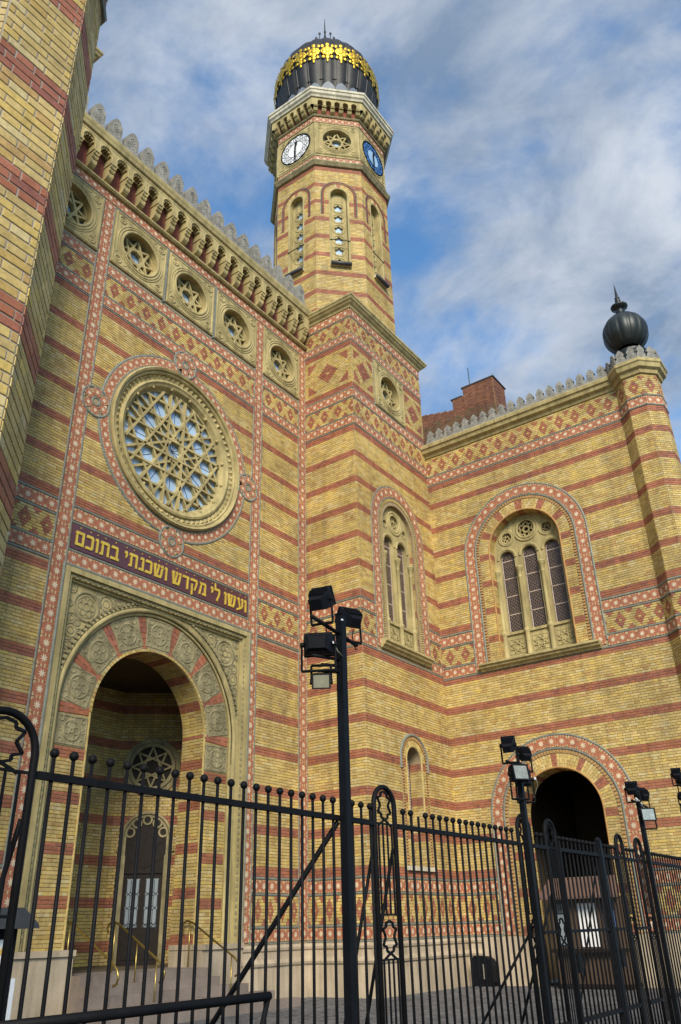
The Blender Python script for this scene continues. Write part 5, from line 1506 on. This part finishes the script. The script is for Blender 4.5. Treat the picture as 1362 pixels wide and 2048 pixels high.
def keyhole_merlon(F, u, z, d0, d1, w=0.39, h=0.58):
    """pointed merlon with half a keyhole cut out of each flank"""
    k = w/0.39; q = h/0.58
    pl = [(-0.195, 0), (0.195, 0), (0.195, 0.12), (0.165, 0.14), (0.165, 0.22), (0.115, 0.27), (0.115, 0.31), (0.15, 0.345), (0.135, 0.42), (0.06, 0.52), (0.0, 0.58), (-0.06, 0.52), (-0.135, 0.42), (-0.15, 0.345), (-0.115, 0.31), (-0.115, 0.27), (-0.165, 0.22), (-0.165, 0.14), (-0.195, 0.12)]
    m_ = MB(); m_.fprism(F, [(u+a*k, z+b*q) for a, b in pl], d0, d1, 0, True)
    for b in (0.18, 0.36): m_.bead(F, [(u+0.05*k*math.cos(-2*PI*j/8), z+b*q+0.05*q*math.sin(-2*PI*j/8)) for j in range(8)], 0.014, True, 0, d1)
    return m_
for k in range(19):
    u = 0.45+0.39*k
    if u < WL-0.1: part(keyhole_merlon(FW, u, 18.76, 0.12, 0.26), 'merlon', wing, 'merlon')
rf = MB(); rf.box(Xw+0.02, Xw+12, 5.6, 14.5, 18.5, 18.78); rf.box(Xw+0.72, Xw+12, 5.7, 14.4, 6.7, 18.5); part(rf, 'wing_roof', wing, 'roof')
bsW.finish(); tsW.finish()

# ------------------------------------------------------------------ octagonal turrets
def turret(th, cx, cy, a, near, zt=17.05, mort='mortar', mu=0.0):
    bs = brick_set(th, near_az=0 if near else 30.4); ts = tile_set(th, near_az=0 if near else 30.4); mm = MB(); sh = MB()
    s = a*math.tan(PI/8)
    P = lambda q: [(cx+q/math.cos(PI/8)*math.cos(-PI/2-PI/8+j*PI/4), cy+q/math.cos(PI/8)*math.sin(-PI/2-PI/8+j*PI/4)) for j in range(8)]
    for k in range(8):
        an = -PI/2+k*PI/4; n_ = (math.cos(an), math.sin(an)); F = Frame((cx+a*n_[0], cy+a*n_[1], 0), n_)
        sh.quad(F.p(-s, -0.1), F.p(s, -0.1), F.p(s, 18.7), F.p(-s, 18.7))
        if (EYE[:2]-F.o[:2])@F.n[:2] <= -0.3: continue
        jt = 0.011 if near else JOINT; dpt = 0.0075 if near else 0.014
        lay(bs, F, -s, s, 1.30, 2.87, 20, (), stripe, dpt, joint=jt)
        if near:
            lay(bs, F, -s, s, 2.87, 9.05, 78, (), stripe, dpt, joint=jt)
            tiles_line(ts, F, -s, s, 9.13, 9.41); lay(bs, F, -s, s, 9.50, 10.3, 10, (), dia_fn(0, 1, 9, 0), dpt); tiles_line(ts, F, -s, s, 10.38, 10.66)
            lay(bs, F, -s, s, 10.75, zt-0.06, 80, (), stripe, dpt, joint=jt)
        else:
            lay(bs, F, -s, s, 2.87, 9.28, 81, (), stripe)
            tiles_line(ts, F, -s, s, 9.29, 9.61); lay(bs, F, -s, s, 9.69, 10.35, 9, (), dia_fn(0, 1, 9, 0)); tiles_line(ts, F, -s, s, 10.43, 10.76)
            lay(bs, F, -s, s, 10.86, zt-0.06, 78, (), lambda r, z: (r % 13) < 3 or r > 74)
        tiles_line(ts, F, -s, s, zt, zt+0.31)
        lay(bs, F, -s, s, zt+0.40, zt+1.22, 10, (), dia_fn(0, 1, 9, 0))
    part(sh, 'wall', th, mort)
    zz = (9.09, 9.45, 10.34, 10.70) if near else (9.25, 9.65, 10.39, 10.80)
    for z in zz+(zt-0.03, zt+0.355): mm.sweep(P(a), [(0.0, z-0.04), (0.035, z-0.03), (0.05, z), (0.035, z+0.03), (0.0, z+0.04)], P3, True)
    part_split(mm, 'rope_moulding', th, 'rope')
    co = MB(); zc = zt+1.22
    co.sweep(P(a), [(0.0, zc), (0.08, zc+0.02), (0.12, zc+0.14), (0.22, zc+0.20), (0.26, zc+0.34), (0.30, zc+0.38), (0.30, zc+0.50), (0.0, zc+0.56)], P3, True)
    co.poly([np.array((x, y, zc+0.55)) for x, y in P(a+0.05)])
    part(co, 'cornice', th, 'stone')
    pb = MB(); pb.sweep(P(a), [(0.12, -0.05), (0.12, 0.76), (0.17, 0.79), (0.17, 0.88), (0.10, 0.93), (0.10, 1.12), (0.14, 1.15), (0.12, 1.24), (0.0, 1.30)], P3, True); part(pb, 'plinth', th, 'marble')
    ac = a+0.20; half = ac*math.tan(PI/8)
    for k in range(8):
        an = -PI/2+k*PI/4; n_ = (math.cos(an), math.sin(an)); F = Frame((cx+ac*n_[0], cy+ac*n_[1], 0), n_)
        for u in (-half/2, half/2): part(keyhole_merlon(F, u, zc+0.51, -0.10, 0.0, half, 0.60), 'merlon', th, 'merlon')
    dz = zc+0.55
    dm = MB()
    pr = [(0.55, 0), (0.56, 0.72), (0.60, 0.78), (0.50, 0.84), (0.42, 0.92)]
    dm.lathe((cx, cy, dz), pr, 24); R = 0.80; zc_ = dz+1.78
    dp = [(R*math.cos(t)*(1.0), (zc_-dz)+R*1.05*math.sin(t)) for t in np.linspace(-1.05, 1.45, 18)]
    dm.lathe((cx, cy, dz), dp, 112, 0, 14, 0.05, 0.55)
    top_z = zc_+R*1.04-dz
    dm.lathe((cx, cy, dz), [(0.12, top_z-0.06), (0.11, top_z+0.12), (0.17, top_z+0.18), (0.10, top_z+0.26), (0.16, top_z+0.34), (0.30, top_z+0.40), (0.31, top_z+0.46), (0.16, top_z+0.52), (0.08, top_z+0.58), (0.09, top_z+0.70), (0.11, top_z+0.74), (0.08, top_z+0.78), (0.10, top_z+0.86), (0.06, top_z+0.92), (0.0, top_z+1.62)], 14)
    part(dm, 'onion_dome', th, 'patina', True)
    bs.finish(); ts.finish()
rt = thing('corner_turret', 'octagonal striped brick corner turret with crenellated crown and small dark onion dome', 'turret', (25.26, 4.86, 0))
turret(rt, 25.26, 4.86, 0.70, False)
lt_ = thing('near_brick_turret', 'close yellow and red brick octagonal turret cut by the left picture edge', 'turret', (1.835, 4.586, 0))
turret(lt_, 1.835, 4.586, 0.676, True, mort='mortar_near')

# ------------------------------------------------------------------ left tower base, of which one cornice corner peeps out behind the near turret
ltw = thing('opposite_tower_base', 'stone cornice corner of the opposite tower peeping out behind the near turret', 'tower', (5.2, 15.8, 0))
m_ = MB(); XL = 7.56
m_.box(XL-5.05, XL, Yt, 18.5, 0, 22.7); part(m_, 'wall', ltw, 'plaster')
m_ = MB(); m_.sweep([(XL-5.05, 18.5), (XL-5.05, Yt), (XL, Yt), (XL, Ya+0.1)], TPROF, P3); part(m_, 'base_cornice', ltw, 'stone')

# ------------------------------------------------------------------ chimney wall behind the wing
ch = thing('chimney_wall', 'weathered red brick chimney stack on a sloping wall behind the wing', 'chimney', (32.5, 14.5, 18))
bsC = brick_set(ch, 'oldbrick', pal=vary((0.26, 0.115, 0.07), 8)+vary((0.19, 0.125, 0.07), 8)+vary((0.22, 0.115, 0.07), 8))
FC = Frame((32.0, 18.5, 0), (-1, 0))
wl = MB()
wl.fprism(FC, [(0, 18), (6.3, 18), (6.3, 23.7), (5.6, 24.0), (3.6, 25.2), (0, 26.0)], -0.6, 0.0, 0, True)
wl.box(32.0-0.05, 33.3, 12.85, 14.55, 18, 26.3); wl.box(32.0-0.03, 33.2, 14.55, 15.2, 18, 25.85)
part(wl, 'wall', ch, 'mortar')
def oldred(r, z): return z > 25.0
def add_old(F, u0, u1, z0, z1, hs=()):
    nc = round((z1-z0)/0.085); h = (z1-z0)/nc
    for r in range(nc):
        zc = z0+(r+.5)*h; x = u0-0.14*(r % 2)
        cuts = [c for c in (o(zc) for o in hs) if c]
        for a, b in free_runs(u0, u1, cuts):
            x = a-0.13*(r % 2)
            while x < b-0.02:
                p, q = max(x, a), min(x+0.26, b)
                if q-p > 0.03: bsC.add(F.mat((p+q)/2, zc, 0, q-p-0.012, 0.02+random.uniform(-0.006, 0.006), h-0.012), random.randrange(8) if zc > 24.6+0.4*random.random() else 8+random.randrange(16))
                x += 0.26
topz = lambda u: float(np.interp(u, [0, 3.6, 5.6, 6.3], [26.0, 25.2, 24.0, 23.7]))
def slope_cut(zc):
    us_ = [u for u in np.linspace(0, 6.3, 127) if topz(u) < zc]
    return (us_[0], 7.0) if us_ else None
add_old(FC, 0, 6.3, 18.8, 26.0, [slope_cut])
add_old(FC.shift(0.05), 18.5-14.55, 18.5-12.85, 18.8, 26.3); add_old(FC.shift(0.03), 18.5-15.2, 18.5-14.56, 18.8, 25.85)
FC2 = Frame((32.0, 12.85, 0), (0, -1)); add_old(FC2, -0.05, 1.3, 18.8, 26.3)
cpm = MB(); cpm.box(31.9, 33.4, 12.78, 14.62, 26.3, 26.37); cpm.box(31.92, 33.3, 14.62, 15.28, 25.85, 25.91); part(cpm, 'coping', ch, 'roof')
an_ = MB(); an_.tube([(32.4, 14.32, 26.3), (32.4, 14.32, 27.8)], 0.025, 6); part(an_, 'lightning_rod', ch, 'leaddark')
bsC.finish()
# low tiled roof wall left of it is the same wall's shoulder; building mass behind the front
bk = MB(); bk.box(XL, Xt+0.5, Ya+4.2, 45, 0, 22.5); bk.box(XL, 10.4, Ya+0.5, Ya+3.5, 9.2, 22.6); bk.box(17.3, Xt+0.4, Ya+1.5, Ya+3.5, 0, 22.6); bk.box(10.3, 17.4, Ya+0.9, Ya+4.3, 10.0, 22.6)
part(bk, 'rear_mass', fac, 'plaster')

# ------------------------------------------------------------------ iron fence
YF = 4.5
FF = Frame((0, YF, 0), (0, -1))
BALLZ, RAILZ, LOWZ = 2.60, 2.455, 0.50
def rod_mesh():
    m_ = MB(); m_.tube([(0, 0, -0.05), (0, 0, BALLZ-0.02)], 0.013, 8)
    me = bpy.data.meshes.new('bar'); me.materials.append(MAT['iron']); set_mesh(me, m_.v, m_.f, m_.m, None, True); return me
def ball_mesh():
    m_ = MB(); m_.lathe((0, 0, 0), [(0.0, -0.031), (0.015, -0.027), (0.026, -0.016), (0.031, 0), (0.026, 0.016), (0.015, 0.027), (0, 0.031)], 10)
    me = bpy.data.meshes.new('ball_finial'); me.materials.append(MAT['iron']); set_mesh(me, m_.v, m_.f, m_.m, None, True); return me
ROD, BALL = rod_mesh(), ball_mesh()
SPB = 0.1476
def put(name, me, parent, loc, z=None):
    o = link_mesh(name, me, parent); o.location = loc; return o
def fence_panel(x0, x1, label, name='iron_fence_panel', missing=(), mid=False, cat='fence', grp='iron fence panels'):
    th = thing(name, label, cat, ((x0+x1)/2, YF, 0), grp); L = base_of(th)
    r = MB(); r.box(x0, x1, YF-0.022, YF+0.022, RAILZ-0.022, RAILZ+0.022); part(r, 'top_rail', th, 'iron')
    r = MB(); r.box(x0, x1, YF-0.024, YF+0.024, LOWZ-0.024, LOWZ+0.024); part(r, 'bottom_rail', th, 'iron')
    if mid:
        r = MB(); r.box(x0, x1, YF-0.018, YF+0.018, 1.46, 1.495); part(r, 'middle_rail', th, 'iron')
    k0 = math.ceil((x0+0.04-3.20)/SPB); k = k0
    while 3.20+k*SPB < x1-0.03:
        x = 3.20+k*SPB
        b = put('bar', ROD, th, (x-L[0], 0, 0))
        if not any(abs(x-q) < 0.08 for q in missing):
            put('ball_finial', BALL, b, (0, 0, BALLZ))
        k += 1
    return th
def ornament_post(x0, x1, label, deep=True):
    th = thing('arched_fence_post', label, 'fence post', ((x0+x1)/2, YF, 0), 'arched ornamental fence posts')
    c = (x0+x1)/2; R = (x1-x0)/2; zt = 2.80-R
    m_ = MB(); pts = [(x0, YF, -0.05)]+[(c-R*math.cos(PI*k/14), YF, zt+R*math.sin(PI*k/14)) for k in range(15)]+[(x1, YF, -0.05)]
    m_.tube(pts, 0.025, 8); part(m_, 'arched_frame', th, 'iron', True)
    def orn(zc, h):
        o = MB(); w = R*0.62
        P = [(0, h), (-w*.5, h*.86), (-w*.5, h*.62), (-w, h*.5), (-w*.62, 0), (-w, -h*.5), (-w*.5, -h*.62), (-w*.5, -h*.86), (0, -h), (w*.5, -h*.86), (w*.5, -h*.62), (w, -h*.5), (w*.62, 0), (w, h*.5), (w*.5, h*.62), (w*.5, h*.86)]
        for a, b in zip(P, P[1:]+P[:1]): o.fbar(FF, (c+a[0], zc+a[1]), (c+b[0], zc+b[1]), 0.018, -0.009, 0.009)
        for s in (-1, 1): o.fbar(FF, (c, zc-h), (c+s*w*0.9, zc-h-0.05), 0.018, -0.008, 0.008); 
        part(o, 'star_ornament', th, 'iron')
    orn(2.63, 0.13); orn(1.50, 0.13)
    for k in range(4):
        u = c+(k-1.5)*R*0.42
        for (z0, z1) in ((1.68, 2.46), (0.2, 1.32)):
            b = MB(); b.box(u-0.007, u+0.007, YF-0.007, YF+0.007, z0, z1); part(b, 'thin_bar', th, 'iron')
    for z in (2.46, 1.68, 1.32): 
        b = MB(); b.box(x0, x1, YF-0.010, YF+0.010, z-0.008, z+0.008); part(b, 'cross_bar', th, 'iron')
    return th
def stay(th, x, y0, z0, y1, z1, r=0.016):
    m_ = MB(); m_.tube([(x, y0, z0), (x, y1, z1)], r, 8); part(m_, 'stay_rod', th, 'iron', True)
fence_panel(3.09, 6.78, 'iron fence panel of ball-topped bars in front of the portal steps')
fence_panel(7.20, 9.98, 'iron fence panel in front of the tower base, one bar without its ball', missing=(7.63,))
fence_panel(10.42, 10.84, 'short iron fence panel between the two arched posts left of the gate', mid=True)
fence_panel(13.98, 14.55, 'short iron fence panel between the two arched posts right of the gate', mid=True)
fence_panel(14.93, 24.5, 'long iron fence panel running to the corner turret at the right edge')
a1 = ornament_post(2.60, 3.06, 'arched ornamental iron post against the near brick turret')
a2 = ornament_post(6.81, 7.17, 'arched ornamental iron post with star openings right of the tallest lamp post')
a3 = ornament_post(10.02, 10.38, 'arched ornamental iron post directly beside the middle lamp post')
a4 = ornament_post(10.87, 11.20, 'arched ornamental iron post carrying the left side of the gate')
a5 = ornament_post(13.64, 13.95, 'arched ornamental iron post carrying the right side of the gate')
a6 = ornament_post(14.58, 14.90, 'arched ornamental iron post beside the lamp post right of the gate')
for x in (6.82, 7.16): stay(a2, x, 4.53, 2.25, 5.13, -0.05)
stay(a4, 10.88, 4.52, 1.9, 5.35, -0.05); stay(a1, 3.05, 4.53, 2.2, 5.2, -0.05)
g1 = fence_panel(11.24, 12.80, 'closed iron gate leaf in front of the wooden booth', 'iron_gate_leaf', mid=True, cat='gate', grp='gate leaves')
g2 = fence_panel(12.90, 13.60, 'narrow iron gate leaf right of the gate post', 'iron_gate_leaf', mid=True, cat='gate', grp='gate leaves')
for (g_, p, q) in ((g1, (11.28, 0.55), (12.78, 2.42)),):
    m_ = MB(); m_.fbar(FF, p, q, 0.022, -0.035, -0.02); part(m_, 'diagonal_brace', g_, 'iron')
for (g_, x0, x1) in ((g1, 11.26, 12.78), (g2, 12.92, 13.58)):
    for x in (x0, x1):
        m_ = MB(); m_.box(x-0.025, x+0.025, YF-0.03, YF+0.03, 0.05, 2.55); part(m_, 'stile', g_, 'iron')
    m_ = MB(); m_.box(x0+0.1, x0+0.22, YF-0.035, YF+0.035, 1.0, 1.22); part(m_, 'lock_box', g_, 'iron')
gp = MB(); gp.box(12.81, 12.885, YF-0.04, YF+0.04, -0.05, 2.66); gp.lathe((12.848, YF, 2.66), [(0.05, 0), (0.05, 0.02), (0.02, 0.04), (0.0, 0.05)], 8)
top(gp, 'gate_post', 'ironpost', 'square iron post between the two gate leaves', 'gate post', loc=(12.848, YF, 0))
# low barrier in front of the fence at the left
lb = thing('low_iron_barrier', 'low horizontal iron barrier at the foot of the fence, bottom left', 'barrier', (4.0, 4.3, 0))
m_ = MB(); m_.tube([(2.75, 4.32, 1.165), (5.10, 4.32, 1.165)], 0.03, 8); part(m_, 'top_bar', lb, 'iron', True)
m_ = MB(); m_.tube([(2.75, 4.35, 0.98), (5.02, 4.35, 0.985)], 0.016, 8); part(m_, 'lower_bar', lb, 'iron', True)
for x in (2.80, 5.09):
    m_ = MB(); m_.tube([(x, 4.32, 1.16), (x-0.10, 4.42, 0.55), (x-0.12, 4.44, -0.05)], 0.02, 8); part(m_, 'leg', lb, 'iron', True)

# ------------------------------------------------------------------ lamp posts with floodlights
def floodlight(th, c, yaw, pitch, w=0.30, h=0.24, l=0.28, label=None, bracket=(0, 0, -0.22), gmat='lampglass'):
    """tapered box lamp; looks along yaw (from +Y towards +X) and pitch up; glass in front"""
    w, h, l = w*0.76, h*0.76, l*0.78
    cy_, sy_ = math.cos(yaw), math.sin(yaw); cp_, sp_ = math.cos(pitch), math.sin(pitch)
    f = np.array([sy_*cp_, cy_*cp_, sp_]); r = np.array([cy_, -sy_, 0.0]); u = np.cross(r, f); c = np.array(c, float)
    def ring(t, k): return [c+f*t+r*a*w/2*k+u*b*h/2*k for a, b in ((-1, -1), (1, -1), (1, 1), (-1, 1))]
    m_ = MB(); levels = [ring(-l*0.62, 0.55), ring(-l*0.45, 0.78), ring(l*0.05, 0.97), ring(l*0.40, 1.0), ring(l*0.40, 1.07), ring(l*0.5, 1.07), ring(l*0.5, 0.90), ring(l*0.44, 0.88)]
    for A_, B_ in zip(levels[:-1], levels[1:]):
        for k in range(4): m_.quad(A_[k], A_[(k+1) % 4], B_[(k+1) % 4], B_[k])
    m_.poly(levels[0])
    for k in range(5):
        t = -l*0.40+k*l*0.11; q = 0.80+0.16*k/4
        A_, B_ = ring(t, q), ring(t+l*0.03, q)
        m_.hexa([A_[3], A_[2], A_[2]+u*0.02, A_[3]+u*0.02, B_[3], B_[2], B_[2]+u*0.02, B_[3]+u*0.02])
    o = part(m_, 'floodlight', th, 'casing', label=label)
    g = MB(); g.poly(ring(l*0.445, 0.885)); part(g, 'lamp_glass', o, gmat)
    b = MB()
    for s in (-1, 1):
        p0 = c+r*s*w*0.56; p1 = c+r*s*w*0.56+np.array(bracket); b.tube([p0+u*0.01, p0, p1], 0.012, 6)
        b.tube([p0-r*s*0.02, p0+r*s*0.015], 0.025, 8)
    b.tube([c-r*w*0.56+np.array(bracket), c+r*w*0.56+np.array(bracket)], 0.014, 6)
    part(b, 'bracket', o, 'iron'); return o
def lamp_post(x, h, label, s=0.038, y=YF-0.06):
    th = thing('lamp_post', label, 'lamp post', (x, y, 0), 'floodlight posts along the fence')
    m_ = MB(); m_.box(x-s, x+s, y-s, y+s, -0.05, h); part(m_, 'post', th, 'ironpost')
    m_ = MB(); m_.box(x-s-0.006, x+s+0.006, y-s-0.006, y+s+0.006, h, h+0.012); part(m_, 'post_cap', th, 'ironpost')
    return th
def cable(th, pts, r=0.006, mat='iron'):
    m_ = MB(); m_.tube(pts, r, 6); part(m_, 'cable', th, mat, True)
AWAY = math.radians(40)
yl = YF-0.06
p1 = lamp_post(6.26, 4.36, 'tall black lamp post with four floodlights in front of the tower base')
floodlight(p1, (5.96, yl+0.02, 4.44), math.radians(75), math.radians(38), 0.26, 0.24, 0.30, bracket=(0.02, 0, -0.24))
floodlight(p1, (6.50, yl+0.05, 4.40), math.radians(25), math.radians(35), 0.26, 0.22, 0.30, bracket=(0.02, 0, -0.24))
floodlight(p1, (6.02, yl+0.10, 4.02), math.radians(60), math.radians(8), 0.38, 0.26, 0.26, bracket=(0, 0, -0.26))
floodlight(p1, (6.06, yl+0.10, 3.66), math.radians(235), math.radians(-4), 0.22, 0.18, 0.10, label='small olive grey box lamp', bracket=(0, 0, 0.16), gmat='greybox')
m_ = MB(); m_.tube([(5.78, yl, 4.22), (6.28, yl, 4.15)], 0.020, 8); m_.tube([(6.24, yl, 4.16), (6.60, yl+0.05, 4.14)], 0.020, 8); m_.tube([(6.02, yl+0.1, 3.76), (6.26, yl, 3.78)], 0.016, 6); m_.tube([(5.9, yl+0.08, 3.88), (6.26, yl, 3.90)], 0.016, 6); m_.tube([(6.06, yl+0.1, 3.83), (6.26, yl, 3.84)], 0.016, 6)
part(m_, 'cross_arm', p1, 'iron', True)
cable(p1, [(6.02, yl, 4.22), (6.02, yl, 4.10), (6.07, yl-0.01, 4.05), (6.13, yl, 4.07), (6.18, yl, 4.16)])
cable(p1, [(6.55, yl+0.05, 4.3), (6.50, yl+0.03, 4.2), (6.55, yl+0.03, 4.08), (6.60, yl+0.04, 4.1)])
cable(p1, [(6.12, yl-0.02, 4.02), (6.15, yl-0.03, 3.96), (6.22, yl-0.04, 3.92)], 0.007, 'greybox')
m_ = MB(); m_.box(6.06, 6.12, yl-0.045, yl-0.04, 4.01, 4.032); part(m_, 'name_plate', p1, 'white')
m_ = MB(); m_.box(6.215, 6.235, yl-0.05, yl-0.038, 4.285, 4.30); part(m_, 'bolt', p1, 'white')
stay(p1, 6.22, 4.5, 2.42, 6.75, -0.05, 0.024)
p2 = lamp_post(10.14, 3.42, 'slim black lamp post with four floodlights left of the gate', 0.034)
floodlight(p2, (9.90, yl, 3.62), math.radians(75), math.radians(35), 0.22, 0.20, 0.26)
floodlight(p2, (10.38, yl, 3.57), math.radians(45), math.radians(35), 0.20, 0.18, 0.24)
floodlight(p2, (9.96, yl-0.06, 3.26), math.radians(215), math.radians(10), 0.28, 0.25, 0.24, label='floodlight with its glass turned to the viewer', bracket=(0, 0, -0.30))
floodlight(p2, (10.36, yl+0.04, 3.25), math.radians(60), math.radians(10), 0.26, 0.22, 0.26, bracket=(0, 0, -0.28))
m_ = MB(); m_.tube([(9.80, yl, 3.41), (10.48, yl, 3.37)], 0.018, 8); m_.tube([(9.85, yl-0.06, 2.96), (10.40, yl+0.04, 2.97)], 0.016, 8); part(m_, 'cross_arm', p2, 'iron', True)
cable(p2, [(10.42, yl-0.1, 3.28), (10.46, yl-0.1, 3.18), (10.40, yl-0.05, 3.02)], 0.005, 'greybox')
m_ = MB(); m_.box(10.37, 10.42, yl-0.105, yl-0.10, 3.24, 3.27); part(m_, 'name_plate', p2, 'white')
stay(p2, 10.16, 4.5, 1.55, 5.75, -0.05, 0.016)
p3 = lamp_post(15.02, 3.40, 'black lamp post with three floodlights right of the gate', 0.036)
floodlight(p3, (14.78, yl, 3.60), math.radians(75), math.radians(35), 0.26, 0.20, 0.28)
floodlight(p3, (15.34, yl, 3.55), math.radians(40), math.radians(35), 0.24, 0.22, 0.26)
floodlight(p3, (15.04, yl-0.10, 3.18), math.radians(235), math.radians(5), 0.30, 0.26, 0.24, label='floodlight with its glass turned to the viewer')
m_ = MB(); m_.tube([(14.66, yl, 3.40), (15.5, yl, 3.36)], 0.018, 8); part(m_, 'cross_arm', p3, 'iron', True)
cable(p3, [(14.8, yl-0.03, 3.45), (14.95, yl-0.06, 3.38), (15.06, yl-0.05, 3.30)], 0.012, 'white')
p4 = lamp_post(18.45, 4.2, 'black lamp post whose floodlights just enter at the right picture edge', 0.038)
floodlight(p4, (17.95, yl, 4.22), math.radians(75), math.radians(35), 0.24, 0.2, 0.28)
floodlight(p4, (18.30, yl, 4.12), math.radians(60), math.radians(30), 0.26, 0.2, 0.28)
floodlight(p4, (17.98, yl, 3.78), math.radians(70), math.radians(35), 0.16, 0.14, 0.18, bracket=(0, 0, -0.16))
floodlight(p4, (18.15, yl-0.02, 3.52), math.radians(235), math.radians(-5), 0.30, 0.18, 0.14, bracket=(0, 0, 0.14))
m_ = MB(); m_.tube([(17.85, yl, 4.0), (18.5, yl, 4.0)], 0.018, 8); m_.tube([(17.9, yl, 3.64), (18.5, yl, 3.66)], 0.016, 8); part(m_, 'cross_arm', p4, 'iron', True)

# ------------------------------------------------------------------ black ground floodlight case by the wing
gf = thing('ground_floodlight', 'black upright floodlight case standing on the paving by the wing base', 'floodlight', (24.55, 12.60, 0))
m_ = MB()
pr = [(12.88, 0.0), (12.30, 0.0), (12.24, 0.12), (12.24, 0.50), (12.32, 0.68), (12.46, 0.76), (12.84, 0.78), (12.90, 0.72)]
F_ = Frame((24.45, 0, 0), (-1, 0)); m_.fprism(F_, [(-y_, z_) for y_, z_ in pr][::-1], -0.34, 0.0, 0, True); part(m_, 'case', gf, 'casing')
m_ = MB(); m_.fprism(F_, [(-12.56, 0.18), (-12.47, 0.20), (-12.46, 0.48), (-12.50, 0.58), (-12.56, 0.56)][::-1], 0.0, 0.012); part(m_, 'lamp_glass', gf, 'lampglass')
m_ = MB(); m_.fbox(F_, -12.94, -12.22, -0.03, 0.03, -0.38, 0.05); part(m_, 'foot', gf, 'casing')

# ------------------------------------------------------------------ wooden booth in the archway
bo = thing('wooden_booth', 'brown wooden ticket booth with pent roof and window painted white to look lit in the archway', 'booth', (24.2, 9.4, 0))
XB = 24.05; FB = Frame((XB, 0, 0), (-1, 0))          # u = -Y
yL, yR = 10.05, 8.15
m_ = MB(); m_.box(XB, Xw+0.6, yR, yL, 0.08, 2.2); part(m_, 'body', bo, 'wood')
n_pl = 14; pw_ = (yL-yR)/n_pl
for k in range(n_pl):
    for (z0, z1) in ((0.12, 0.86),):
        p_ = MB(); p_.fbox(FB, -yL+k*pw_+0.004, -yL+(k+1)*pw_-0.004, z0, z1, 0.0, 0.018); part(p_, 'plank', bo, 'wood')
m_ = MB(); m_.fbox(FB, -yL-0.05, -yR+0.05, 0.02, 0.12, -0.8, 0.04); part(m_, 'base', bo, 'door')
m_ = MB(); m_.fbox(FB, -yL-0.12, -yR+0.12, 0.86, 0.95, 0.0, 0.22); part(m_, 'counter', bo, 'door')
for (a, b) in ((yL, yL-0.10), (yL-0.48, yL-0.72), (yL-1.28, yL-1.42), (yR+0.1, yR)):
    p_ = MB(); p_.fbox(FB, -a, -b, 0.95, 2.2, 0.0, 0.05); part(p_, 'frame_post', bo, 'wood')
w1 = MB(); w1.fbox(FB, -(yL-0.12), -(yL-0.46), 1.0, 2.05, 0.0, 0.02); part(w1, 'window_pane', bo, 'doorglass')
w2 = MB(); w2.fbox(FB, -(yL-0.76), -(yL-1.26), 0.99, 2.05, 0.0, 0.02); part(w2, 'window_pane', bo, 'paper', label='window pane painted white for its brightness')  # brightness of the glass painted on as plain paper white
w3 = MB(); w3.fbox(FB, -(yL-1.45), -(yR+0.12), 1.0, 2.05, 0.0, 0.02); part(w3, 'window_pane', bo, 'darkglass')
w4 = MB(); w4.fbox(FB, -(yR+0.32), -(yR+0.10), 1.45, 1.85, 0.052, 0.065); part(w4, 'notice', bo, 'blueprint')
m_ = MB()
m_.quad(FB.p(-yL-0.2, 2.22, 0.45), FB.p(-yR+0.2, 2.22, 0.45), FB.p(-yR, 2.72, -0.1), FB.p(-yL, 2.72, -0.1))
m_.quad(FB.p(-yL-0.2, 2.16, 0.45), FB.p(-yR+0.2, 2.16, 0.45), FB.p(-yR+0.2, 2.22, 0.45), FB.p(-yL-0.2, 2.22, 0.45))
m_.quad(FB.p(-yL-0.2, 2.16, 0.45), FB.p(-yR+0.2, 2.16, 0.45), FB.p(-yR, 2.16, -0.1), FB.p(-yL, 2.16, -0.1))
m_.poly([FB.p(-yL-0.2, 2.16, 0.45), FB.p(-yL-0.2, 2.22, 0.45), FB.p(-yL, 2.72, -0.1), FB.p(-yL, 2.16, -0.1)]); m_.poly([FB.p(-yR+0.2, 2.16, 0.45), FB.p(-yR+0.2, 2.22, 0.45), FB.p(-yR, 2.72, -0.1), FB.p(-yR, 2.16, -0.1)])
part(m_, 'pent_roof', bo, 'canopy')

# ------------------------------------------------------------------ notice cabinet at the left
nb = thing('notice_cabinet', 'black roofed notice cabinet with printed sheets at the bottom left corner', 'notice board', (7.55, 12.0, 0))
FN = Frame((0, 12.0, 0), (0, -1))
m_ = MB(); m_.fbox(FN, 7.2, 8.30, 0.0, 1.70, -0.2, 0.0); part(m_, 'cabinet', nb, 'casing')
m_ = MB(); m_.fprism(FN, [(7.0, 1.70), (8.52, 1.70), (8.50, 1.76), (8.22, 1.98), (7.2, 1.98), (7.0, 1.76)], -0.4, 0.22, 0, True); part(m_, 'roof', nb, 'leaddark')
for (a, b, z0, z1, mm_) in ((8.02, 8.16, 1.18, 1.56, 'paper'), (7.55, 7.95, 1.10, 1.56, 'paper'), (7.98, 8.20, 0.55, 0.82, 'paper_y'), (7.5, 7.9, 0.5, 0.95, 'paper')):
    p_ = MB(); p_.fbox(FN, a, b, z0, z1, 0.0, 0.008); part(p_, 'printed_sheet', nb, mm_)
p_ = MB(); p_.fring(FN, 8.09, 1.40, 0.0, 0.055, 0.008, 0.012, 14); part(p_, 'printed_emblem', nb, 'paper_y')
p_ = MB(); p_.fbox(FN, 8.30, 8.36, 0.0, 1.05, -0.2, 0.02); part(p_, 'side_panel', nb, 'white')
